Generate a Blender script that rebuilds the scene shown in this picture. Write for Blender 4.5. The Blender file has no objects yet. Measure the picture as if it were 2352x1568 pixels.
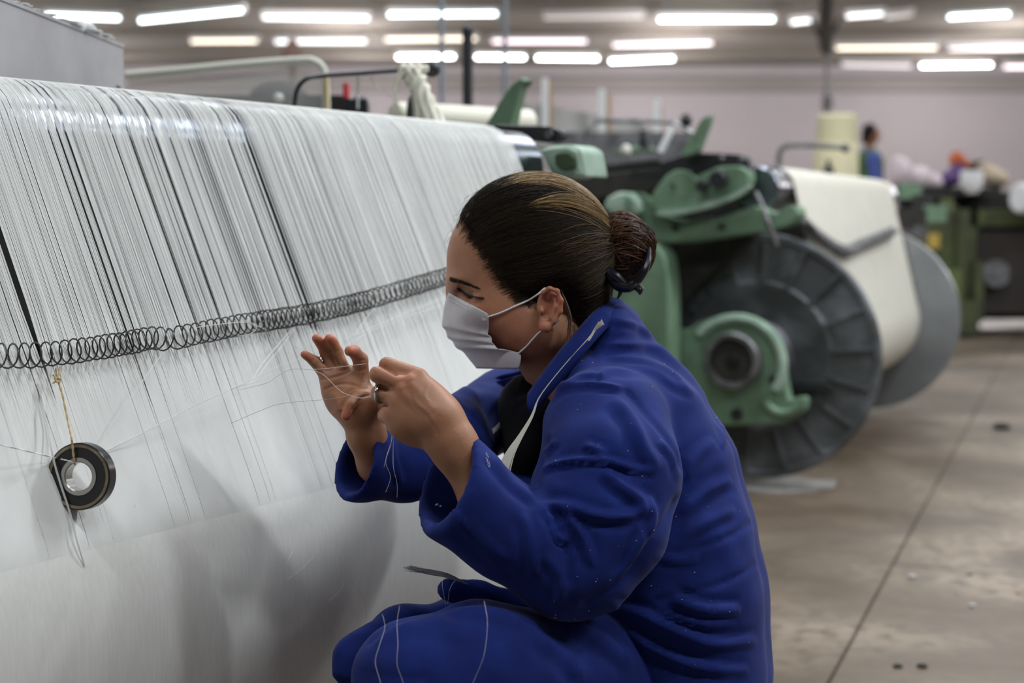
import bpy, bmesh, math, random
import numpy as np
from mathutils import Vector, Matrix
from mathutils.bvhtree import BVHTree
random.seed(7); RNG = np.random.default_rng(7)
S = bpy.context.scene; COL = S.collection
# ------------------------------------------------------------ camera, world, lights, exposure
FPX = 50/36*2352; PITCH = math.atan((784-495)/FPX); CH = 0.9
cd = bpy.data.cameras.new('camera'); cam = bpy.data.objects.new('camera', cd); COL.objects.link(cam)
cam.location = (0, 0, CH); cam.rotation_euler = (math.pi/2-PITCH, 0, 0)
cd.lens = 50; cd.sensor_width = 36; cd.clip_start = 0.05; cd.clip_end = 200
cd.dof.use_dof = True; cd.dof.focus_distance = 1.56; cd.dof.aperture_fstop = 3.9
S.camera = cam
S.view_settings.view_transform = 'Standard'; S.view_settings.look = 'None'
S.view_settings.gamma = 1; S.view_settings.exposure = 0.2; S.view_settings.use_curve_mapping = False
W = bpy.data.worlds.new('hall_air'); S.world = W; W.use_nodes = True
W.node_tree.nodes['Background'].inputs[0].default_value = (0.95, 0.97, 1.0, 1)
W.node_tree.nodes['Background'].inputs[1].default_value = 0.13
CEIL = 4.3; TUBE_Z = 3.95
def tube_light(x, y, e, rz=0, col=(0.93, 0.975, 1.0)):
    l = bpy.data.lights.new('tube_lamp_light', 'AREA'); l.shape = 'RECTANGLE'; l.size = 1.5; l.size_y = 0.16
    l.energy = e; l.color = col
    o = bpy.data.objects.new('tube_lamp_light', l); COL.objects.link(o)
    o.location = (x, y, TUBE_Z-0.08); o.rotation_euler = (0, 0, rz)
    return o
NEAR_LAMPS = [(-3.4, 0.2), (-1.0, 0.4), (1.5, 0.2), (3.9, 0.4), (-2.6, 3.4), (0.1, 3.6), (2.7, 3.4), (5.6, 3.6),
              (-3.2, 7.0), (-0.6, 7.2), (2.2, 7.0), (5.4, 7.2), (8.2, 7.0), (-2, 11), (1.6, 11.2), (5.4, 11), (9, 11.2),
              (0.5, 15), (5, 15.2), (10, 15)]
for i, (x, y) in enumerate(NEAR_LAMPS):
    tube_light(x, y, 0.72*{(-3.4, .2): 25, (-1.0, .4): 35, (1.5, .2): 55, (3.9, .4): 100, (-2.6, 3.4): 35, (.1, 3.6): 70, (2.7, 3.4): 165, (5.6, 3.6): 110}.get((x, y), 60), 0.03*((i*7) % 5-2))
for x in (-9, -3, 3, 9, 15):          # the far rows: their tubes throw light all round, on ceiling and back wall too
    for y in (21, 26, 30):
        l = bpy.data.lights.new('tube_lamp_light', 'POINT'); l.energy = 185; l.shadow_soft_size = 0.5; l.color = (1, .93, .93)
        o = bpy.data.objects.new('tube_lamp_light', l); COL.objects.link(o); o.location = (x, y, 3.3)
# ------------------------------------------------------------ pixel <-> space
TH = PITCH
RT = np.array([1., 0, 0]); FW = np.array([0, math.cos(TH), -math.sin(TH)]); UP = np.array([0, math.sin(TH), math.cos(TH)])
C0 = np.array([0, 0, CH])
def cs(px, py, d): return np.array([(px-1176)/FPX*d, -(py-784)/FPX*d, -d])
def c2w(v):
    v = np.asarray(v, dtype=float)
    return C0 + v[..., 0:1]*RT + v[..., 1:2]*UP - v[..., 2:3]*FW
def P(px, py, d): return c2w(cs(px, py, d))
def ray(px, py): return RT*(px-1176)/FPX - UP*(py-784)/FPX + FW
def on_z(px, py, z):
    r = ray(px, py); return C0 + r*((z-CH)/r[2])
def on_plane(px, py, p0, n):
    r = ray(px, py); return C0 + r*(np.dot(np.asarray(p0)-C0, n)/np.dot(r, n))
# ------------------------------------------------------------ materials
def mat(name, col, rough=0.6, metal=0.0, col2=None, nscale=8.0, bump=0.0, bscale=60.0, detail=4, emit=None, estr=0, stretch=None,
        sss=0, sheen=0, alpha=None, trans=0, spec=None, contrast=(0.35, 0.65), attr=None, coat=0):
    m = bpy.data.materials.new(name); m.use_nodes = True; nt = m.node_tree; b = nt.nodes['Principled BSDF']
    b.inputs['Base Color'].default_value = (*col, 1); b.inputs['Roughness'].default_value = rough; b.inputs['Metallic'].default_value = metal
    if spec is not None: b.inputs['Specular IOR Level'].default_value = spec
    if sss: b.inputs['Subsurface Weight'].default_value = sss; b.inputs['Subsurface Radius'].default_value = (0.012, 0.004, 0.002); b.inputs['Subsurface Scale'].default_value = 1.0
    if sheen: b.inputs['Sheen Weight'].default_value = sheen; b.inputs['Sheen Roughness'].default_value = 0.4
    if trans: b.inputs['Transmission Weight'].default_value = trans
    if alpha is not None: b.inputs['Alpha'].default_value = alpha
    if coat: b.inputs['Coat Weight'].default_value = coat
    if emit: b.inputs['Emission Color'].default_value = (*emit, 1); b.inputs['Emission Strength'].default_value = estr
    src = None
    tc = nt.nodes.new('ShaderNodeTexCoord'); mp = nt.nodes.new('ShaderNodeMapping'); nt.links.new(tc.outputs['Object'], mp.inputs[0])
    if stretch: mp.inputs['Scale'].default_value = stretch
    if col2:
        n = nt.nodes.new('ShaderNodeTexNoise'); n.inputs['Scale'].default_value = nscale; n.inputs['Detail'].default_value = detail
        nt.links.new(mp.outputs[0], n.inputs[0])
        r = nt.nodes.new('ShaderNodeMapRange'); r.inputs[1].default_value, r.inputs[2].default_value = contrast
        nt.links.new(n.outputs[0], r.inputs[0])
        x = nt.nodes.new('ShaderNodeMix'); x.data_type = 'RGBA'; x.inputs[6].default_value = (*col, 1); x.inputs[7].default_value = (*col2, 1)
        nt.links.new(r.outputs[0], x.inputs[0]); src = x.outputs[2]
    if attr:
        a = nt.nodes.new('ShaderNodeAttribute'); a.attribute_name = attr[0]
        x2 = nt.nodes.new('ShaderNodeMix'); x2.data_type = 'RGBA'; x2.inputs[6].default_value = (*col, 1); x2.inputs[7].default_value = (*attr[1], 1)
        if src: nt.links.new(src, x2.inputs[6])
        nt.links.new(a.outputs['Fac'], x2.inputs[0]); src = x2.outputs[2]
    if src: nt.links.new(src, b.inputs['Base Color'])
    if bump:
        n2 = nt.nodes.new('ShaderNodeTexNoise'); n2.inputs['Scale'].default_value = bscale; n2.inputs['Detail'].default_value = 3
        nt.links.new(mp.outputs[0], n2.inputs[0])
        bp = nt.nodes.new('ShaderNodeBump'); bp.inputs['Strength'].default_value = bump; bp.inputs['Distance'].default_value = 0.01
        nt.links.new(n2.outputs[0], bp.inputs['Height']); nt.links.new(bp.outputs[0], b.inputs['Normal'])
    return m
M = dict(
 skin=mat('skin', (0.42, 0.20, 0.112), 0.5, col2=(0.35, 0.157, 0.085), nscale=30, bump=0.05, bscale=500, sss=0.12, attr=('blush', (0.52, 0.13, 0.08))),
 coat=mat('blue_cotton', (0.0072, 0.0175, 0.130), 0.85, col2=(0.0105, 0.026, 0.178), nscale=26, bump=0.07, bscale=900, sheen=0.06, contrast=(0.4, 0.75), spec=0.2),
 coat_dark=mat('blue_cotton_facing', (0.007, 0.016, 0.12), 0.9, bump=0.15, bscale=900, spec=0.2),
 black_cloth=mat('black_cotton', (0.006, 0.006, 0.009), 0.9, spec=0.2),
 hairbase=mat('hair_mass', (0.012, 0.007, 0.005), 0.6, bump=0.5, bscale=260, stretch=(0.3, 1, 2), spec=0.3),
 hair=mat('hair_strand_brown', (0.011, 0.0065, 0.0045), 0.45, attr=('tint', (0.42, 0.27, 0.12)), spec=0.25),
 bun=mat('bun_strand', (0.022, 0.009, 0.005), 0.42, attr=('tint', (0.22, 0.09, 0.03)), spec=0.35),
 clip=mat('navy_plastic', (0.003, 0.004, 0.010), 0.32),
 mask=mat('mask_fabric', (0.62, 0.60, 0.615), 0.9, col2=(0.56, 0.54, 0.56), nscale=60, bump=0.12, bscale=1500, sss=0),
 white=mat('white_elastic', (0.75, 0.74, 0.74), 0.8),
 lash=mat('dark_lash', (0.014, 0.009, 0.007), 0.7),
 eye=mat('eye_white', (0.40, 0.36, 0.35), 0.2), iris=mat('dark_iris', (0.015, 0.008, 0.005), 0.1),
 silver=mat('silver', (0.55, 0.55, 0.50), 0.25, metal=1, col2=(0.3, 0.32, 0.26), nscale=200),
 warp=mat('warp_yarn', (0.735, 0.74, 0.725), 0.85, col2=(0.685, 0.69, 0.675), nscale=40, spec=0.2, stretch=(1, 1, 0.15)),
 wound=mat('wound_yarn', (0.755, 0.752, 0.728), 0.9, col2=(0.71, 0.706, 0.68), nscale=90, bump=0.02, bscale=900, spec=0.15, stretch=(3, 3, 0.25)),
 cream=mat('cream_yarn', (0.62, 0.60, 0.535), 0.9, col2=(0.59, 0.565, 0.495), nscale=12),
 cream2=mat('pale_cream', (0.72, 0.70, 0.60), 0.7),
 steel=mat('polished_steel', (0.20, 0.22, 0.26), 0.25, metal=1),
 steel_rough=mat('worn_steel', (0.20, 0.20, 0.21), 0.5, metal=0.7, col2=(0.10, 0.10, 0.105), nscale=20),
 wire=mat('spring_wire', (0.045, 0.042, 0.042), 0.35, metal=0.6, col2=(0.09, 0.085, 0.08), nscale=80),
 flange=mat('cast_flange', (0.075, 0.08, 0.085), 0.6, metal=0.25, col2=(0.23, 0.25, 0.28), nscale=6, bump=0.35, bscale=22, contrast=(0.45, 0.75)),
 flange2=mat('bright_flange', (0.36, 0.38, 0.40), 0.38, metal=0.75, col2=(0.28, 0.30, 0.32), nscale=6),
 green=mat('green_paint', (0.145, 0.24, 0.155), 0.6, col2=(0.085, 0.14, 0.09), nscale=9, bump=0.15, bscale=35, contrast=(0.45, 0.75)),
 green_light=mat('dusty_green_paint', (0.21, 0.32, 0.24), 0.6, col2=(0.34, 0.45, 0.37), nscale=16),
 olive=mat('olive_paint', (0.085, 0.105, 0.035), 0.6, col2=(0.045, 0.05, 0.025), nscale=4),
 black=mat('black_steel', (0.014, 0.015, 0.018), 0.45), blackrough=mat('greasy_black_iron', (0.013, 0.013, 0.013), 0.8, col2=(0.03, 0.028, 0.024), nscale=15),
 rubber=mat('bearing_seal', (0.012, 0.011, 0.011), 0.4), brass=mat('tarnished_ring', (0.36, 0.31, 0.22), 0.35, metal=0.8, col2=(0.18, 0.13, 0.09), nscale=70),
 jute=mat('jute_string', (0.52, 0.39, 0.20), 0.9), thread=mat('white_thread', (0.80, 0.80, 0.79), 0.8), thread_grey=mat('grey_thread', (0.50, 0.50, 0.47), 0.8),
 sheetmetal=mat('galvanised_sheet', (0.27, 0.27, 0.285), 0.55, metal=0.3, col2=(0.36, 0.36, 0.38), nscale=6),
 lint=mat('cotton_lint', (0.82, 0.82, 0.84), 0.95), acrylic=mat('clear_acrylic', (0.80, 0.82, 0.80), 0.12, alpha=0.22),
 frame_white=mat('off_white_edge', (0.62, 0.62, 0.56), 0.5), yellow=mat('yellow_edge', (0.55, 0.38, 0.08), 0.5),
 ceiling=mat('painted_ceiling', (0.225, 0.208, 0.18), 0.9, col2=(0.20, 0.183, 0.16), nscale=0.6),
 wall=mat('lilac_grey_wall', (0.35, 0.33, 0.345), 0.9, col2=(0.315, 0.295, 0.305), nscale=0.35),
 dusty=mat('dusty_panel', (0.46, 0.45, 0.45), 0.8, col2=(0.34, 0.33, 0.32), nscale=5), rust=mat('rusty_post', (0.40, 0.26, 0.15), 0.8),
 pale_metal=mat('pale_post', (0.62, 0.63, 0.64), 0.6), blue_rod=mat('blue_grey_rod', (0.20, 0.235, 0.28), 0.4, metal=0.3),
 red=mat('red_plastic', (0.55, 0.03, 0.05), 0.5), drum=mat('yellow_yarn', (0.62, 0.57, 0.38), 0.85), purple=mat('purple_cloth', (0.10, 0.05, 0.16), 0.9),
 orange=mat('orange_cloth', (0.50, 0.12, 0.05), 0.9), beige=mat('beige_cloth', (0.55, 0.45, 0.33), 0.9), pinkw=mat('pink_white_yarn', (0.66, 0.56, 0.60), 0.95),
 paleblue=mat('blue_shirt', (0.10, 0.14, 0.48), 0.9), greenvest=mat('green_vest', (0.10, 0.18, 0.07), 0.9), shoe=mat('brown_leather', (0.09, 0.06, 0.04), 0.6),
)
TUBE = {}
for k, (c, s) in dict(cool=((0.80, 0.97, 1.0), 5.0), white=((1, 1, 1), 7.0), warm=((1.0, 0.86, 0.68), 1.6), pink=((1.0, 0.80, 0.88), 1.7),
                      dim=((0.80, 0.72, 0.66), 0.42), grey=((0.92, 0.95, 0.96), 1.1), dimpink=((0.8, 0.7, 0.75), 0.8)).items():
    TUBE[k] = mat('tube_glow_'+k, (0.8, 0.8, 0.8), 0.5, emit=c, estr=s)
# ------------------------------------------------------------ mesh building
class MB:
    def __init__(s): s.v = []; s.f = []; s.smooth = True
    def add(s, verts, faces):
        b = len(s.v); s.v += [tuple(map(float, q)) for q in verts]; s.f += [tuple(i+b for i in f) for f in faces]; return s
    def box(s, c, size, ax=None):
        c = np.asarray(c, float); A = np.eye(3) if ax is None else np.asarray(ax)
        h = np.asarray(size)/2; vs = [c + A[0]*h[0]*i + A[1]*h[1]*j + A[2]*h[2]*k for i in (-1, 1) for j in (-1, 1) for k in (-1, 1)]
        s.add(vs, [(0, 1, 3, 2), (4, 6, 7, 5), (0, 4, 5, 1), (2, 3, 7, 6), (0, 2, 6, 4), (1, 5, 7, 3)]); return s
    def tube(s, pts, r, n=8, cap=True):
        pts = [np.asarray(p, float) for p in pts]; m = len(pts); rr = r if hasattr(r, '__len__') else [r]*m
        prev = None; vs = []
        for i, p in enumerate(pts):
            t = pts[min(i+1, m-1)]-pts[max(i-1, 0)]; t = t/(np.linalg.norm(t)+1e-12)
            if prev is None: a = np.array([0, 0, 1.]) if abs(t[2]) < .9 else np.array([1., 0, 0]); u = np.cross(t, a)
            else: u = prev - t*np.dot(prev, t)
            u /= np.linalg.norm(u)+1e-12; prev = u; w = np.cross(t, u)
            for k in range(n):
                q = 2*math.pi*k/n; vs.append(p+(u*math.cos(q)+w*math.sin(q))*rr[i])
        fs = [(i*n+k, i*n+(k+1) % n, (i+1)*n+(k+1) % n, (i+1)*n+k) for i in range(m-1) for k in range(n)]
        if cap: fs += [tuple(range(n))[::-1], tuple((m-1)*n+k for k in range(n))]
        s.add(vs, fs); return s
    def lathe(s, c, axis, prof, n=48, hole=False):
        """prof: (t along axis, radius)"""
        c = np.asarray(c, float); a = np.asarray(axis, float); a = a/np.linalg.norm(a)
        u = np.cross(a, [0, 0, 1.]) if abs(a[2]) < .95 else np.array([1., 0, 0]); u /= np.linalg.norm(u); w = np.cross(a, u)
        vs = []; m = len(prof)
        for (t, r) in prof:
            for k in range(n):
                q = 2*math.pi*k/n; vs.append(c+a*t+(u*math.cos(q)+w*math.sin(q))*r)
        fs = [(i*n+k, (i+1)*n+k, (i+1)*n+(k+1) % n, i*n+(k+1) % n) for i in range(m-1) for k in range(n)]
        s.add(vs, fs); return s
    def prism(s, poly, n, th, bevel=0.0):
        """poly: 3D points in a plane, pushed th along n; small bevel ring on both faces"""
        n = np.asarray(n, float); poly = [np.asarray(p, float) for p in poly]; m = len(poly); cen = sum(poly)/m
        def ring(off, inset): return [p+n*off+(cen-p)/(np.linalg.norm(cen-p)+1e-9)*inset for p in poly]
        if bevel: L = [ring(0, bevel), ring(bevel, 0), ring(th-bevel, 0), ring(th, bevel)]
        else: L = [ring(0, 0), ring(th, 0)]
        vs = [q for l in L for q in l]; k = len(L)
        fs = [(i*m+j, i*m+(j+1) % m, (i+1)*m+(j+1) % m, (i+1)*m+j) for i in range(k-1) for j in range(m)]
        fs += [tuple(range(m))[::-1], tuple((k-1)*m+j for j in range(m))]
        s.add(vs, fs); return s
    def sphere(s, c, r, nu=20, nv=12, ax=None):
        c = np.asarray(c, float); r = np.asarray(r if hasattr(r, '__len__') else (r, r, r), float); A = np.eye(3) if ax is None else np.asarray(ax)
        vs = []
        for i in range(nv+1):
            th = math.pi*i/nv
            for k in range(nu):
                q = 2*math.pi*k/nu; l = np.array([math.sin(th)*math.cos(q), math.sin(th)*math.sin(q), math.cos(th)])*r
                vs.append(c+A[0]*l[0]+A[1]*l[1]+A[2]*l[2])
        s.add(vs, [(i*nu+k, (i+1)*nu+k, (i+1)*nu+(k+1) % nu, i*nu+(k+1) % nu) for i in range(nv) for k in range(nu)]); return s
def wloc(o):
    l = np.zeros(3)
    while o is not None: l += np.array(o.location); o = o.parent
    return l
def obj(name, mb, m, parent=None, label=None, cat=None, group=None, kind=None, smooth=True, fix=True, origin=None):
    v = np.array(mb.v, dtype=float).reshape(-1, 3)
    off = wloc(parent) if parent is not None else np.zeros(3)
    loc = np.zeros(3)
    if parent is None and kind is None:
        loc = (v.min(0)+v.max(0))/2; loc[2] = v[:, 2].min()
    if origin is not None: loc = np.asarray(origin)
    v = v-off-loc
    me = bpy.data.meshes.new(name); me.from_pydata(v.tolist(), [], mb.f); me.update()
    if fix:
        bm = bmesh.new(); bm.from_mesh(me); bmesh.ops.recalc_face_normals(bm, faces=bm.faces); bm.to_mesh(me); bm.free()
    if smooth: 
        me.polygons.foreach_set('use_smooth', [True]*len(me.polygons))
        if smooth != 'full':
            try: me.set_sharp_from_angle(angle=math.radians(38))
            except Exception: pass
    if isinstance(m, str): m = M[m]
    me.materials.append(m)
    o = bpy.data.objects.new(name, me); COL.objects.link(o); o.location = loc; o.parent = parent
    tag(o, label, cat, group, kind); return o
def tag(o, label=None, cat=None, group=None, kind=None):
    for k, x in (('label', label), ('category', cat), ('group', group), ('kind', kind)):
        if x: o[k] = x
def thing(name, loc, label, cat, group=None):
    o = bpy.data.objects.new(name, None); COL.objects.link(o); o.location = loc; o.empty_display_size = 0.1
    tag(o, label, cat, group); return o
def smooth_path(pts, n=6):
    pts = [np.asarray(p, float) for p in pts]; out = []
    for i in range(len(pts)-1):
        p0 = pts[max(i-1, 0)]; p1 = pts[i]; p2 = pts[i+1]; p3 = pts[min(i+2, len(pts)-1)]
        for k in range(n):
            t = k/n; out.append(0.5*((2*p1)+(-p0+p2)*t+(2*p0-5*p1+4*p2-p3)*t*t+(-p0+3*p1-3*p2+p3)*t**3))
    out.append(pts[-1]); return out
# ------------------------------------------------------------ signed distance modelling (camera-aligned metres)
class Field:
    def __init__(s, lo, hi, h):
        s.h = h; s.lo = np.array(lo, float); n = np.ceil((np.array(hi)-s.lo)/h).astype(int)+1; s.n = n
        s.ax = [np.float32(s.lo[i]+h*np.arange(n[i])) for i in range(3)]
        s.F = np.full(tuple(n), 0.05, np.float32)
    def sl(s, lo, hi, m):
        a = [max(0, int((lo[i]-m-s.lo[i])/s.h)) for i in range(3)]; b = [min(s.n[i], int((hi[i]+m-s.lo[i])/s.h)+2) for i in range(3)]
        if any(b[i] <= a[i] for i in range(3)): return None
        t = tuple(slice(a[i], b[i]) for i in range(3))
        g = [s.ax[0][t[0]][:, None, None], s.ax[1][t[1]][None, :, None], s.ax[2][t[2]][None, None, :]]
        return t, g
    def comb(s, t, d, k, mode):
        F = s.F[t]
        if mode == 'sub': d = -d; h = np.clip(0.5+0.5*(F-d)/k, 0, 1); s.F[t] = F*h+d*(1-h) + k*h*(1-h)
        elif mode == 'int': h = np.clip(0.5+0.5*(F-d)/k, 0, 1); s.F[t] = F*h+d*(1-h) + k*h*(1-h)
        else: h = np.clip(0.5+0.5*(F-d)/k, 0, 1); s.F[t] = F*(1-h)+d*h - k*h*(1-h)
    def ell(s, c, r, k=0.012, mode='add'):
        c = np.array(c); r = np.array(r, float); q = s.sl(c-r, c+r, 0.05)
        if not q: return s
        t, g = q; x, y, z = [(g[i]-c[i]) for i in range(3)]
        k0 = np.sqrt((x/r[0])**2+(y/r[1])**2+(z/r[2])**2)+1e-6; k1 = np.sqrt((x/r[0]**2)**2+(y/r[1]**2)**2+(z/r[2]**2)**2)+1e-6
        s.comb(t, k0*(k0-1)/k1, k, mode); return s
    def cone(s, a, b, ra, rb, k=0.012, mode='add'):
        a = np.array(a, float); b = np.array(b, float); R = max(ra, rb); q = s.sl(np.minimum(a, b)-R, np.maximum(a, b)+R, 0.05)
        if not q: return s
        t, g = q; ba = b-a; L = np.dot(ba, ba)+1e-12
        x, y, z = [(g[i]-a[i]) for i in range(3)]; tt = np.clip((x*ba[0]+y*ba[1]+z*ba[2])/L, 0, 1)
        d = np.sqrt((x-tt*ba[0])**2+(y-tt*ba[1])**2+(z-tt*ba[2])**2)-(ra+(rb-ra)*tt)
        s.comb(t, d, k, mode); return s
    def plane(s, p0, n, k=0.004):
        n = np.array(n, float); n /= np.linalg.norm(n); t = tuple(slice(0, q) for q in s.n)
        d = (s.ax[0][:, None, None]-p0[0])*n[0]+(s.ax[1][None, :, None]-p0[1])*n[1]+(s.ax[2][None, None, :]-p0[2])*n[2]
        s.comb(t, d.astype(np.float32), k, 'int'); return s
    def polyz(s, poly, dref, k=0.004):
        """keep only what lies in the outline, swept along the view depth of the head"""
        P2 = np.array([cs(a, b, dref)[:2] for a, b in poly]); X = s.ax[0][:, None]+0*s.ax[1][None, :]; Y = s.ax[1][None, :]+0*s.ax[0][:, None]
        D = np.full(X.shape, 1e9); ins = np.zeros(X.shape, bool)
        for i in range(len(P2)):
            a = P2[i]; b = P2[(i+1) % len(P2)]; ba = b-a; t = np.clip(((X-a[0])*ba[0]+(Y-a[1])*ba[1])/(ba@ba), 0, 1)
            D = np.minimum(D, (X-a[0]-t*ba[0])**2+(Y-a[1]-t*ba[1])**2)
            c = ((a[1] > Y) != (b[1] > Y)); ins ^= c & (X < (b[0]-a[0])*(Y-a[1])/(b[1]-a[1]+1e-12)+a[0])
        D = np.sqrt(D); D[ins] *= -1
        s.comb(tuple(slice(0, q) for q in s.n), D[:, :, None].astype(np.float32)+0*s.F, k, 'int'); return s
    def mesh(s):
        F = s.F; sg = F < 0; n = s.n
        c = np.zeros((n[0]-1, n[1]-1, n[2]-1), np.int8)
        for i in (0, 1):
            for j in (0, 1):
                for k in (0, 1): c += sg[i:n[0]-1+i, j:n[1]-1+j, k:n[2]-1+k]
        act = (c > 0) & (c < 8); idx = np.argwhere(act); ID = np.full(act.shape, -1, np.int64); ID[act] = np.arange(len(idx))
        acc = np.zeros((len(idx), 3)); cnt = np.zeros(len(idx))
        I, J, K = idx.T
        for d in range(3):
            for u in (0, 1):
                for v in (0, 1):
                    o0 = [0, 0, 0]; o0[(d+1) % 3] = u; o0[(d+2) % 3] = v; o1 = list(o0); o1[d] = 1
                    f0 = F[I+o0[0], J+o0[1], K+o0[2]]; f1 = F[I+o1[0], J+o1[1], K+o1[2]]; m = (f0 < 0) != (f1 < 0)
                    t = np.where(m, f0/(f0-f1+1e-20), 0); q = np.zeros((len(idx), 3)); q[:] = o0; q[:, d] = t
                    acc[m] += q[m]; cnt[m] += 1
        V = (idx+acc/cnt[:, None])*s.h+s.lo
        Q = []
        for d in range(3):
            e = [1, 1, 1]; e[d] = 0; a = tuple(slice(1 if q != d else 0, n[q]-1) for q in range(3))
            b = tuple(slice(1 if q != d else 1, (n[q]-1) if q != d else n[q]) for q in range(3))
            s0 = sg[a]; s1 = sg[b]; w = np.argwhere(s0 != s1)
            if not len(w): continue
            fl = s0[tuple(w.T)]
            base = w + np.array([0 if q == d else 1 for q in range(3)])
            u = (d+1) % 3; v = (d+2) % 3; E = np.eye(3, dtype=int)
            q0 = ID[tuple((base-E[u]-E[v]).T)]; q1 = ID[tuple((base-E[v]).T)]; q2 = ID[tuple(base.T)]; q3 = ID[tuple((base-E[u]).T)]
            qq = np.stack([q0, q1, q2, q3], 1); qq[~fl] = qq[~fl][:, ::-1]; Q.append(qq)
        return V, np.concatenate(Q)
def relax(V, Q, it=2, w=0.5):
    for _ in range(it):
        A = np.zeros_like(V); c = np.zeros(len(V))
        for a, b in ((0, 1), (1, 2), (2, 3), (3, 0)):
            for p, q in ((a, b), (b, a)): np.add.at(A, Q[:, p], V[Q[:, q]]); np.add.at(c, Q[:, p], 1)
        V = V*(1-w)+A/np.maximum(c, 1)[:, None]*w
    return V
def normals(V, Q):
    N = np.cross(V[Q[:, 2]]-V[Q[:, 0]], V[Q[:, 3]]-V[Q[:, 1]]); o = np.zeros_like(V)
    for k in range(4): np.add.at(o, Q[:, k], N)
    return o/(np.linalg.norm(o, axis=1)[:, None]+1e-12)
def mbq(V, Q, world=True):
    m = MB(); V = c2w(V) if world else V; m.v = [tuple(q) for q in V.tolist()]; m.f = [tuple(q) for q in Q.tolist()]; return m
def bvh(V, Q): return BVHTree.FromPolygons([tuple(q) for q in V.tolist()], [tuple(q) for q in Q.tolist()])
def hit(t, px, py, off=0.0, dflt=1.7):
    r = Vector(cs(px, py, 1.0)); r.normalize(); h = t.ray_cast(Vector((0, 0, 0)), r)
    if h[0] is None: return cs(px, py, dflt)
    return np.array(h[0])+np.array(h[1])*off*(1 if h[1].dot(r) < 0 else -1)
# ============================================================ the hall
bm_ = MB(); bm_.box((3, 13, -0.06), (50, 46, 0.1)); floor = obj('floor', bm_, mat('floor_bed', (0.10, 0.085, 0.065), 0.95), kind='structure', smooth=False)
def floor_mat():
    m = bpy.data.materials.new('stained_concrete'); m.use_nodes = True; nt = m.node_tree; b = nt.nodes['Principled BSDF']; L = nt.links.new
    tc = nt.nodes.new('ShaderNodeNewGeometry')
    def noise(s, d, dist=0):
        n = nt.nodes.new('ShaderNodeTexNoise'); n.inputs['Scale'].default_value = s; n.inputs['Detail'].default_value = d; n.inputs['Distortion'].default_value = dist; L(tc.outputs['Position'], n.inputs[0]); return n
    def mix(f, a, c):
        x = nt.nodes.new('ShaderNodeMix'); x.data_type = 'RGBA'; L(f, x.inputs[0])
        for i, q in ((6, a), (7, c)):
            if isinstance(q, tuple): x.inputs[i].default_value = (*q, 1)
            else: L(q, x.inputs[i])
        return x.outputs[2]
    def rng(o, a, c):
        r = nt.nodes.new('ShaderNodeMapRange'); r.inputs[1].default_value = a; r.inputs[2].default_value = c; L(o, r.inputs[0]); return r.outputs[0]
    c = mix(rng(noise(0.9, 6, 0.8).outputs[0], 0.38, 0.62), (0.080, 0.056, 0.036), (0.245, 0.192, 0.145))
    c = mix(rng(noise(2.2, 7, 0.6).outputs[0], 0.48, 0.66), c, (0.085, 0.062, 0.045))
    c = mix(rng(noise(24, 6).outputs[0], 0.46, 0.66), c, (0.11, 0.084, 0.062))
    c = mix(rng(noise(90, 2).outputs[0], 0.70, 0.78), c, (0.10, 0.08, 0.06))
    L(c, b.inputs['Base Color'])
    r = nt.nodes.new('ShaderNodeMapRange'); r.inputs[1].default_value = 0.3; r.inputs[2].default_value = 0.7; r.inputs[3].default_value = 0.36; r.inputs[4].default_value = 0.62
    L(noise(1.4, 4).outputs[0], r.inputs[0]); L(r.outputs[0], b.inputs['Roughness'])
    bp = nt.nodes.new('ShaderNodeBump'); bp.inputs['Strength'].default_value = 0.25; bp.inputs['Distance'].default_value = 0.004
    L(noise(45, 4).outputs[0], bp.inputs['Height']); L(bp.outputs[0], b.inputs['Normal'])
    return m
M['floor'] = floor_mat()
FA = math.radians(22); fa = np.array([math.sin(FA), math.cos(FA), 0]); fp = np.array([math.cos(FA), -math.sin(FA), 0])
J0 = on_z(1950, 1480, 0); J1 = on_z(2210, 1000, 0); v = J1-J0; v[2] = 0; fa = v/np.linalg.norm(v); fp = np.array([fa[1], -fa[0], 0])
JC = on_z(2060, 1296, 0); G = 3.0; sl_me = None
for i in range(-4, 4):
    for k in range(-2, 8):
        c = JC + fa*((k+0.5)*G) + fp*((i+0.5)*G) - 0
        c = J0 + fp*((i+0.5)*G) + fa*(np.dot(JC-J0, fa)+(k+0.5)*G); c[2] = 0
        if c[1] < -5 or c[1] > 29 or abs(c[0]-3) > 21: continue
        if sl_me is None:
            mb = MB(); mb.prism([fa*a+fp*b for a, b in ((-G/2+.003, -G/2+.003), (-G/2+.003, G/2-.003), (G/2-.003, G/2-.003), (G/2-.003, -G/2+.003))], (0, 0, -1), 0.02, 0.003)
            o = obj('concrete_slab', mb, 'floor', floor, smooth=False, origin=(0, 0, 0)); sl_me = o.data
        else:
            o = bpy.data.objects.new('concrete_slab', sl_me); COL.objects.link(o); o.parent = floor
        o.location = Vector(c)-floor.location; o.location.z = 0
mb = MB(); mb.box((3, 33, 2.2), (60, 0.3, 4.6)); obj('wall_back', mb, 'wall', kind='structure', smooth=False)
mb = MB(); mb.box((3, 13, CEIL+0.1), (60, 42, 0.2)); obj('ceiling', mb, 'ceiling', kind='structure', smooth=False)
mb = MB(); mb.box((3, 32.7, CEIL-0.45), (60, 0.35, 0.28)); obj('trim_1', mb, mat('darker_beam', (0.22, 0.205, 0.20), .9), kind='structure', smooth=False)  # beam in a darker grey than the wall
for i, y in enumerate((19.5, 23.2, 26.4, 29.6)):
    mb = MB(); mb.box((3, y, CEIL-0.07), (60, 0.35, 0.14)); obj('trim_%d' % (i+2), mb, 'ceiling', kind='structure', smooth=False)
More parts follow.
